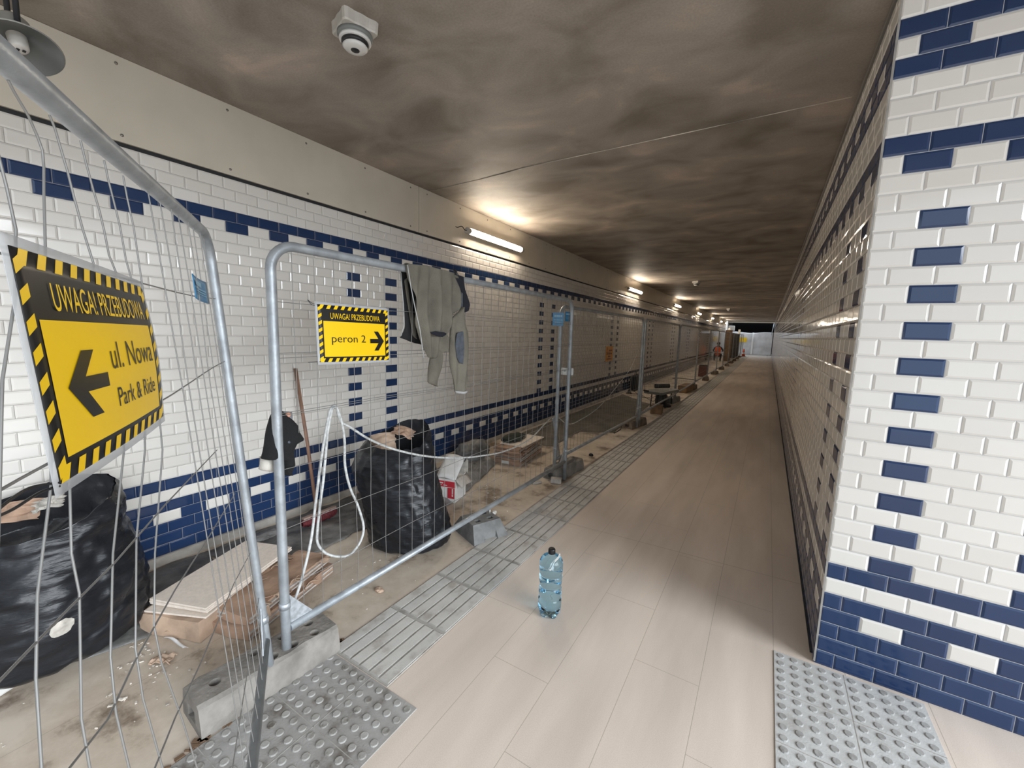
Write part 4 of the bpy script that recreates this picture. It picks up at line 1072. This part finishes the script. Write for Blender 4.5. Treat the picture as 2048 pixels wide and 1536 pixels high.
cable('dark lead from the wall kerb down to the tile cutter', [V(-3.2, 13.3, .03), V(-2.9, 12.2, .01), V(-2.45, 11.0, .01), V(-2.1, 10.2, .2)], .005, M_cabled, 'dark floor cables')
cable('dark cable along the kerb ending in a black cone', [V(-3.2, 11.9, .03), fl(1285, 795)+V(0, 0, .01), fl(1300, 796)+V(0, 0, .008)], .006, M_cabled, 'dark floor cables')
cable('short dark cable curled beside the dark stained block', [fl(1228, 867)+V(0, 0, .008), fl(1240, 860)+V(0, 0, .008), fl(1246, 852)+V(0, 0, .008), fl(1262, 856)+V(0, 0, .008), fl(1270, 853)+V(0, 0, .012)], .007, M_cabled, 'dark floor cables')
cable('dark cable crossing the lane before the rust red case', [fl(1345, 757)+V(0, 0, .01), fl(1362, 757)+V(0, 0, .01), fl(1385, 760)+V(0, 0, .01), fl(1392, 761)+V(0, 0, .01)], .012, M_cabled, 'dark floor cables')

# ------------------------------------------------------------------ water bottle with a tissue
bc = V(-.930, 2.015, 0)
m, nt_, b_s = new_mat('blue bottle'); MATS['blue bottle'] = m
b_s.inputs['Base Color'].default_value = (.74, .92, 1.0, 1); b_s.inputs['Roughness'].default_value = .03; b_s.inputs['Transmission Weight'].default_value = 1; b_s.inputs['IOR'].default_value = 1.33
va = nt_.nodes.new('ShaderNodeVolumeAbsorption'); va.inputs['Color'].default_value = (.25, .72, .95, 1); va.inputs['Density'].default_value = 4.5
nt_.links.new(va.outputs[0], nt_.nodes['Material Output'].inputs['Volume'])
t = thing('water_bottle', 'large clear blue water bottle with a black cap standing on the beige floor', 'bottle', tuple(bc))
prof = [(.030, .012), (.050, .003), (.060, .012), (.0655, .04), (.066, .075), (.0655, .10), (.0605, .112), (.0605, .118), (.0640, .13), (.0635, .165), (.0585, .180), (.0585, .187), (.0635, .20), (.0655, .235), (.0620, .247), (.0620, .253), (.0660, .266), (.0665, .305), (.063, .328), (.052, .346), (.034, .357), (.020, .362), (.0165, .366), (.0165, .372)]
PS = spline([V(r, 0, z) for r, z in prof], 4)
mb = MB(); n = 64
def bt(u, v):
    p = pl(PS, v); a = 2*PI*u; r = p.x; z = p.z
    if z < .05:
        k = (1-z/.05); r *= 1-.13*k*(.5+.5*math.cos(5*a))**2
        z2 = z+.010*k*(.5+.5*math.cos(5*a))
    else: z2 = z
    if .10 < z < .27: r *= 1+.006*math.cos(4*a+z*30)
    return bc+V(r*math.cos(a), r*math.sin(a), z2)
mb.grid(bt, n, 92, cu=True); k = len(mb.v); mb.v.append(bc+V(0, 0, .018)); mb.v.append(bc+V(0, 0, .372))
for i in range(n): mb.f.append([k, (i+1) % n, i]); mb.m.append(0); mb.sm.append(True); mb.f.append([k+1, 92*n+i, 92*n+(i+1) % n]); mb.m.append(0); mb.sm.append(True)
mb.build('bottle_body', m, t)
mb = MB(); mb.lathe([(.0185, .371), (.0190, .373), (.0190, .392), (.0172, .3955), (0, .3955)], bc, 40); 
for k in range(40):
    a = 2*PI*k/40; mb.box(bc+V(.0192*math.cos(a), .0192*math.sin(a), .382), (.0012, .0012, .017), R=rot('Z', math.degrees(a)))
cap_ = mb.build('cap', M_black, t)
mb = MB(); mb.lathe([(.0175, .366), (.0195, .367), (.0195, .370), (.0175, .371)], bc, 40); mb.build('cap_ring', M_black, cap_)
t = thing('paper_tissue', 'white twisted tissue stuck to the shoulder of the blue bottle', 'tissue', tuple(bc+V(.03, -.05, .30)))
ps = spline([bc+V(.050, -.006, .385), bc+V(.044, -.020, .366), bc+V(.034, -.036, .345), bc+V(.026, -.052, .325), bc+V(.022, -.060, .308)], 6)
mb = MB(); mb.grid(lambda u, v: pl(ps, v)+RX*((u-.5)*lerp(.008, .030, v**2)+.004*math.sin(v*9))+V(0, 0, -.010*u*v)+V(.002, -.004, 0)*math.sin(u*7+v*5), 8, 30)
mb.build('tissue_paper', M_white, t, thick=.001)

# ------------------------------------------------------------------ blue printed bag at the left edge, small bits on the floor
t = thing('printed_sack', 'blue and white printed sack cut by the left edge of the view', 'sack', tuple(fl(-40, 1420)))
q0 = fl(-34, 1400)
mb = MB(); mb.box(q0+V(0, 0, .075), (.10, .16, .15), R=rot('Z', 25), bev=.012); mb.build('sack_body', M_bluep, t)
mb = MB(); mb.box(q0+V(0, 0, .152), (.09, .15, .012), R=rot('Z', 25), bev=.004); mb.box(q0+V(0, 0, .020), (.108, .168, .04), R=rot('Z', 25), bev=.01); mb.build('white_band', M_white, t)
rnd = random.Random(11); mb = MB()
def crumb(p, s):
    a = rnd.uniform(0, 180); mb.box(V(p.x, p.y, .002+s*.25), (s*rnd.uniform(.6, 1.6), s*rnd.uniform(.4, .9), s*.4), R=rot('Z', a))
for k in range(420):
    y = rnd.uniform(.1, 4.5); x = rnd.uniform(-3.2, -1.78)
    if nz(x*2, y*2, 9) > -.05: crumb(V(x, y, 0), rnd.choice((.004, .005, .007, .011)))
for x, y in ((280, 1290), (265, 1330), (315, 1340), (250, 1395), (590, 1290), (300, 1300), (900, 985), (985, 970), (1010, 1000)):
    for k in range(9): p = fl(x+rnd.gauss(0, 18), y+rnd.gauss(0, 10)); crumb(p, rnd.uniform(.005, .014))
o = mb.build('floor_debris', M_crumb); o['kind'] = 'stuff'; o['label'] = 'scattered pale crumbs and chips on the dirty floor of the fenced lane'; o['category'] = 'debris'
mb = MB(); rnd = random.Random(5)
for k in range(70):
    p = fl(rnd.uniform(400, 680), 0) if False else V(rnd.uniform(-1.735, -1.70), rnd.uniform(.35, 1.25), 0)
    mb.box(V(p.x, p.y, .004), (rnd.uniform(.008, .03), rnd.uniform(.006, .02), .006), R=rot('Z', rnd.uniform(0, 90)))
o = mb.build('broken_grout', mat('brown grout crumbs', (.16, .10, .06), .9)); o['kind'] = 'stuff'; o['label'] = 'brown crumbling grout along the edge of the blister pad'; o['category'] = 'debris'
# torn white rebate of paper by the middle foot
lump('paper_scrap', 'small white crumpled paper behind the grey rubber foot', 'paper', tuple(fl(988, 1028)), (.02, .03, .018), M_white, 2.2)
lump('leaf_scrap', 'tan curled scrap on the floor between the stack and the rail', 'scrap', tuple(fl(758, 1182)), (.03, .02, .012), M_card2, 4.4)
lump('leaf_scrap', 'dark scrap beside the weathered concrete foot', 'scrap', tuple(fl(1182, 912)), (.03, .02, .02), M_dark, 6.1)

# ------------------------------------------------------------------ tile cutter, boxes and cases farther down
t = thing('wet_tile_cutter', 'dark wet tile cutter on a tube frame beside the fourth panel', 'tile cutter', (-1.95, 9.75, 0))
q0 = V(-1.98, 9.80, 0)
MB().box(q0+V(0, .1, .33), (.42, .95, .06), R=rot('Z', -12), bev=.01).build('cutting_table', M_grey, t)
MB().lathe([(0, 0), (.12, 0), (.13, .02), (.13, .24), (.11, .26), (0, .26)], q0+V(.02, -.02, .02), 20).build('motor_tub', M_black, t)
MB().lathe([(0, 0), (.17, 0), (.18, .02), (.17, .035), (0, .035)], q0+V(.06, .02, 0), 24).build('splash_tray', M_blackm, t)
for sx, sy in ((-.16, -.25), (.16, -.25), (-.16, .45), (.16, .45)):
    MB().tube([q0+V(sx, sy, 0), q0+V(sx*.9, sy*.95, .31)], .013, 8).build('leg', M_blackm, t)
MB().tube([q0+V(-.15, .05, .44), q0+V(.12, .25, .45)], .05, 14).build('blade_guard', M_black, t)
MB().tube([q0+V(-.2, -.35, .36), q0+V(-.28, -.45, .38)], .02, 8).build('crank', M_black, t)
mb = MB(); mb.box((-1.84, 8.82, .09), (.22, .24, .18), R=rot('Z', 6), bev=.006); setp(mb.build('timber_block', M_brown), 'raw brown block standing before the tile cutter', 'block')
mb = MB(); mb.box((-1.93, 12.95, .10), (.24, .9, .2), R=rot('Z', -4), bev=.006); setp(mb.build('timber_block', M_brown), 'long brown block at the fifth fence joint', 'block')
t = thing('rust_red_case', 'upright rust red case standing behind the mesh', 'case', (-2.12, 18.2, 0))
MB().box((-2.12, 18.2, .23), (.32, .30, .42), bev=.02).build('case_body', M_case, t)
MB().box((-2.12, 18.2, .46), (.30, .28, .04), bev=.01).build('lid', M_blackm, t)
MB().tube([(-2.18, 18.2, .47), (-2.18, 18.2, .56), (-2.06, 18.2, .56), (-2.06, 18.2, .47)], .012, 8).build('handle', M_clip, t)
t = thing('black_holdall', 'narrow black bag standing against the left kerb', 'bag', (-3.16, 11.9, 0))
MB().box((-3.17, 12.05, .22), (.14, .42, .44), bev=.05).build('bag_body', M_dark, t)
MB().tube([(-3.17, 11.95, .42), (-3.17, 11.98, .56), (-3.17, 12.12, .56), (-3.17, 12.15, .42)], .012, 8).build('strap', M_dark, t)
MB().lathe([(.07, 0), (.075, .01), (.02, .10), (0, .11)], (-3.0, 9.7, 0), 16)
mb = MB(); mb.lathe([(.09, 0), (.09, .012), (.05, .03), (.02, .11), (0, .115)], fl(1258, 787), 16); setp(mb.build('black_cone', M_blackm), 'small black cone on the floor by the kerb', 'cone')
t = thing('door_leaf', 'brown timber board standing upright behind the mesh near the person', 'board', (-2.4, 31.6, 0))
MB().box((-2.33, 31.9, 1.05), (.42, .06, 2.1), R=rot('Z', 10), bev=.005).build('timber_board', M_brown, t)
t = thing('dark_cabinet', 'tall dark metal locker at the far end of the fenced lane', 'cabinet', (-2.35, 37.2, 0))
MB().box((-2.35, 37.2, .95), (.8, .7, 1.9), bev=.02).build('cabinet_body', M_dark, t)
MB().box((-2.35, 36.84, .95), (.74, .02, 1.8), bev=.004).build('door', M_blackm, t)
for i, (x, y, h, lb) in enumerate(((-2.95, 40.4, 2.4, 'pale upright post in the side opening'), (-2.2, 40.9, 2.3, 'second pale upright post by the side opening'))):
    mb = MB(); mb.box((x, y, h/2), (.16, .16, h), bev=.01); setp(mb.build('pale_post', M_white), lb, 'post')
# traffic cone far away
t = thing('traffic_cone', 'tiny orange and white cone at the far end of the fence row', 'cone', (-1.75, 41.4, 0))
MB().box((-1.75, 41.4, .02), (.36, .36, .04), bev=.01).build('cone_base', M_black, t)
cn_ = MB().lathe([(.14, .04), (.05, .62), (.03, .66), (0, .66)], (-1.75, 41.4, 0), 20).build('cone_body', M_vest, t)
MB().lathe([(.116, .22), (.088, .38)], (-1.75, 41.4, 0), 20, cap=False).build('white_sleeve', M_white, cn_)

# ------------------------------------------------------------------ tarpaulin screen across the far end
t = thing('tarpaulin_screen', 'white tarpaulin screen closing the far end of the tunnel', 'screen', (-1.1, 44.6, 0))
def tp(u, v):
    x = lerp(-3.4, .30, u); z = lerp(.06, 2.12+.05*math.sin(u*9), v)
    o = .05*nz(x*1.4, z*1.4, 3)+.06*abs(math.sin((u*4)%1*PI))*(1-v)*.3
    return V(x, 44.6+o, z)
mb = MB(); mb.grid(tp, 60, 24); mb.build('tarpaulin_sheet', M_tarp, t, thick=.01)
for x in (-2.45, -1.25):
    MB().grid(lambda u, v: V(x+.16*(u-.5)+.0, 44.6+.05*nz(x*1.4, lerp(.06, 2.1, v)*1.4, 3)-.04, lerp(.08, 2.1, v)), 2, 20).build('seam_band', M_tarpb, t, thick=.006)
for x in (-3.4, -.0):
    MB().tube([(x, 44.8, 0), (x, 44.8, 2.15)], .025, 10).build('screen_post', M_galv, t)
MB().tube([(.18, 44.4, 1.9), (.29, 44.4, 3.0)], .03, 8).build('raking_strut', M_galv2, t)
mb = MB(); mb.box((-2.05, 44.52, 1.42), (.62, .02, .40), bev=.004); setp(mb.build('far_notice', M_yel), 'tiny yellow notice on the white tarpaulin at the far end', 'sign')
mb = MB(); mb.box((-3.0, 43.6, 2.45), (.5, .2, .45), bev=.03); setp(mb.build('hanging_sign_box', M_white), 'small white box sign hanging at the far end above the fence', 'sign box')
mb = MB(); mb.tube([(-3.0, 43.6, 2.65), (-3.0, 43.6, 3.3)], .015, 6); setp(mb.build('sign_hanger', M_dark), 'dark hanger rod of the far white box sign', 'rod')

# ------------------------------------------------------------------ kneeling person far down the lane
def skin(name, pts, edges, rad, m, parent, sub=2):
    me = bpy.data.meshes.new(name); o0 = ORG[parent]
    me.from_pydata([tuple(Vector(p)) for p in pts], edges, []); o = bpy.data.objects.new(name, me); C.objects.link(o)
    md = o.modifiers.new('s', 'SKIN'); 
    for i, v in enumerate(me.skin_vertices[0].data if me.skin_vertices else []): v.radius = (rad[i], rad[i])
    o.modifiers.new('u', 'SUBSURF').levels = sub
    if not me.skin_vertices:
        bm = bmesh.new(); bm.from_mesh(me); bm.verts.layers.skin.verify(); bm.to_mesh(me); bm.free()
    for i, v in enumerate(me.skin_vertices[0].data): v.radius = (rad[i], rad[i]); v.use_root = (i == 0)
    dg = bpy.context.evaluated_depsgraph_get(); ev = bpy.data.meshes.new_from_object(o.evaluated_get(dg)); bpy.data.objects.remove(o)
    ev.materials.clear(); ev.materials.append(m)
    for p in ev.polygons: p.use_smooth = True
    q_ = bpy.data.objects.new(name, ev); C.objects.link(q_); q_.parent = parent; ORG[q_] = o0; return q_
t = thing('person', 'person in an orange vest and dark trousers crouching towards the left wall', 'person', (-2.85, 31.2, 0))
# origin at the feet, x to the right, y away; the person faces away and a little left
pts = [(0, 0, .42), (0, .06, .60), (0, .10, .80), (0, .14, .93), (0, .17, 1.02), (0, .20, 1.13),          # 0 pelvis .. 5 head
       (-.12, .02, .40), (-.20, .30, .46), (-.18, .10, .10), (-.18, .22, .04),                               # left leg: hip, knee, ankle, toe
       (.12, .02, .40), (.20, .28, .46), (.18, .08, .10), (.18, .20, .04),
       (-.19, .12, .90), (-.30, .22, .68), (-.26, .42, .62), (-.25, .50, .62),
       (.19, .12, .90), (.30, .24, .70), (.24, .44, .66), (.23, .52, .66)]
ed = [(0, 1), (1, 2), (2, 3), (3, 4), (4, 5), (0, 6), (6, 7), (7, 8), (8, 9), (0, 10), (10, 11), (11, 12), (12, 13), (3, 14), (14, 15), (15, 16), (16, 17), (3, 18), (18, 19), (19, 20), (20, 21)]
rad = [.15, .14, .15, .09, .055, .10, .095, .075, .05, .045, .095, .075, .05, .045, .06, .045, .035, .04, .06, .045, .035, .04]
skin('body', pts, ed, rad, M_dark, t)
mb = MB(); mb.lathe([(.165, .36), (.18, .42), (.185, .60), (.19, .80), (.16, .91), (.09, .95)], (-2.85, 31.27, 0), 24, cap=False); mb.build('orange_vest', M_vest, t)
mb = MB(); mb.lathe([(.187, .55), (.190, .60)], (-2.85, 31.27, 0), 24, cap=False); mb.build('reflective_band', M_clip, t)
mb = MB(); mb.lathe([(.112, 1.12), (.115, 1.17), (.09, 1.24), (.04, 1.27), (0, 1.275)], (-2.85, 31.40, 0), 20); mb.build('hair', M_hair, t)

# ------------------------------------------------------------------ light: overcast daylight through the entrance and the far side opening
w = bpy.data.worlds.new('overcast sky'); bpy.context.scene.world = w; w.use_nodes = True
nt = w.node_tree; bg = nt.nodes['Background']
bg.inputs['Color'].default_value = (.77, .885, 1.0, 1); bg.inputs['Strength'].default_value = 1.9
sd = bpy.data.lights.new('daylight_sun', 'SUN'); sd.energy = 6.6; sd.angle = math.radians(50); sd.color = (.90, .95, 1)
so = bpy.data.objects.new('daylight_sun', sd); C.objects.link(so)
so.rotation_euler = (V(-1.0, .15, -.47)).to_track_quat('-Z', 'Y').to_euler(); so.location = (4, -4, 4)

cd = bpy.data.cameras.new('camera'); co = bpy.data.objects.new('camera', cd); C.objects.link(co)
cd.sensor_width = 36; cd.lens = F/2048*36; cd.clip_start = .02; cd.clip_end = 300
M = Matrix((( RX.x, -RD.x, -RF.x, 0), (RX.y, -RD.y, -RF.y, 0), (RX.z, -RD.z, -RF.z, H), (0, 0, 0, 1)))
co.matrix_world = M; bpy.context.scene.camera = co
sc = bpy.context.scene
sc.view_settings.view_transform = 'Standard'; sc.view_settings.look = 'None'; sc.view_settings.gamma = 1; sc.view_settings.exposure = 0.0
sc.cycles.max_bounces = 10; sc.cycles.diffuse_bounces = 6; sc.cycles.glossy_bounces = 5; sc.cycles.transmission_bounces = 8; sc.cycles.transparent_max_bounces = 12
sc.cycles.sample_clamp_indirect = 8; sc.cycles.caustics_refractive = True; sc.cycles.blur_glossy = .5
sc.cycles.use_denoising = True
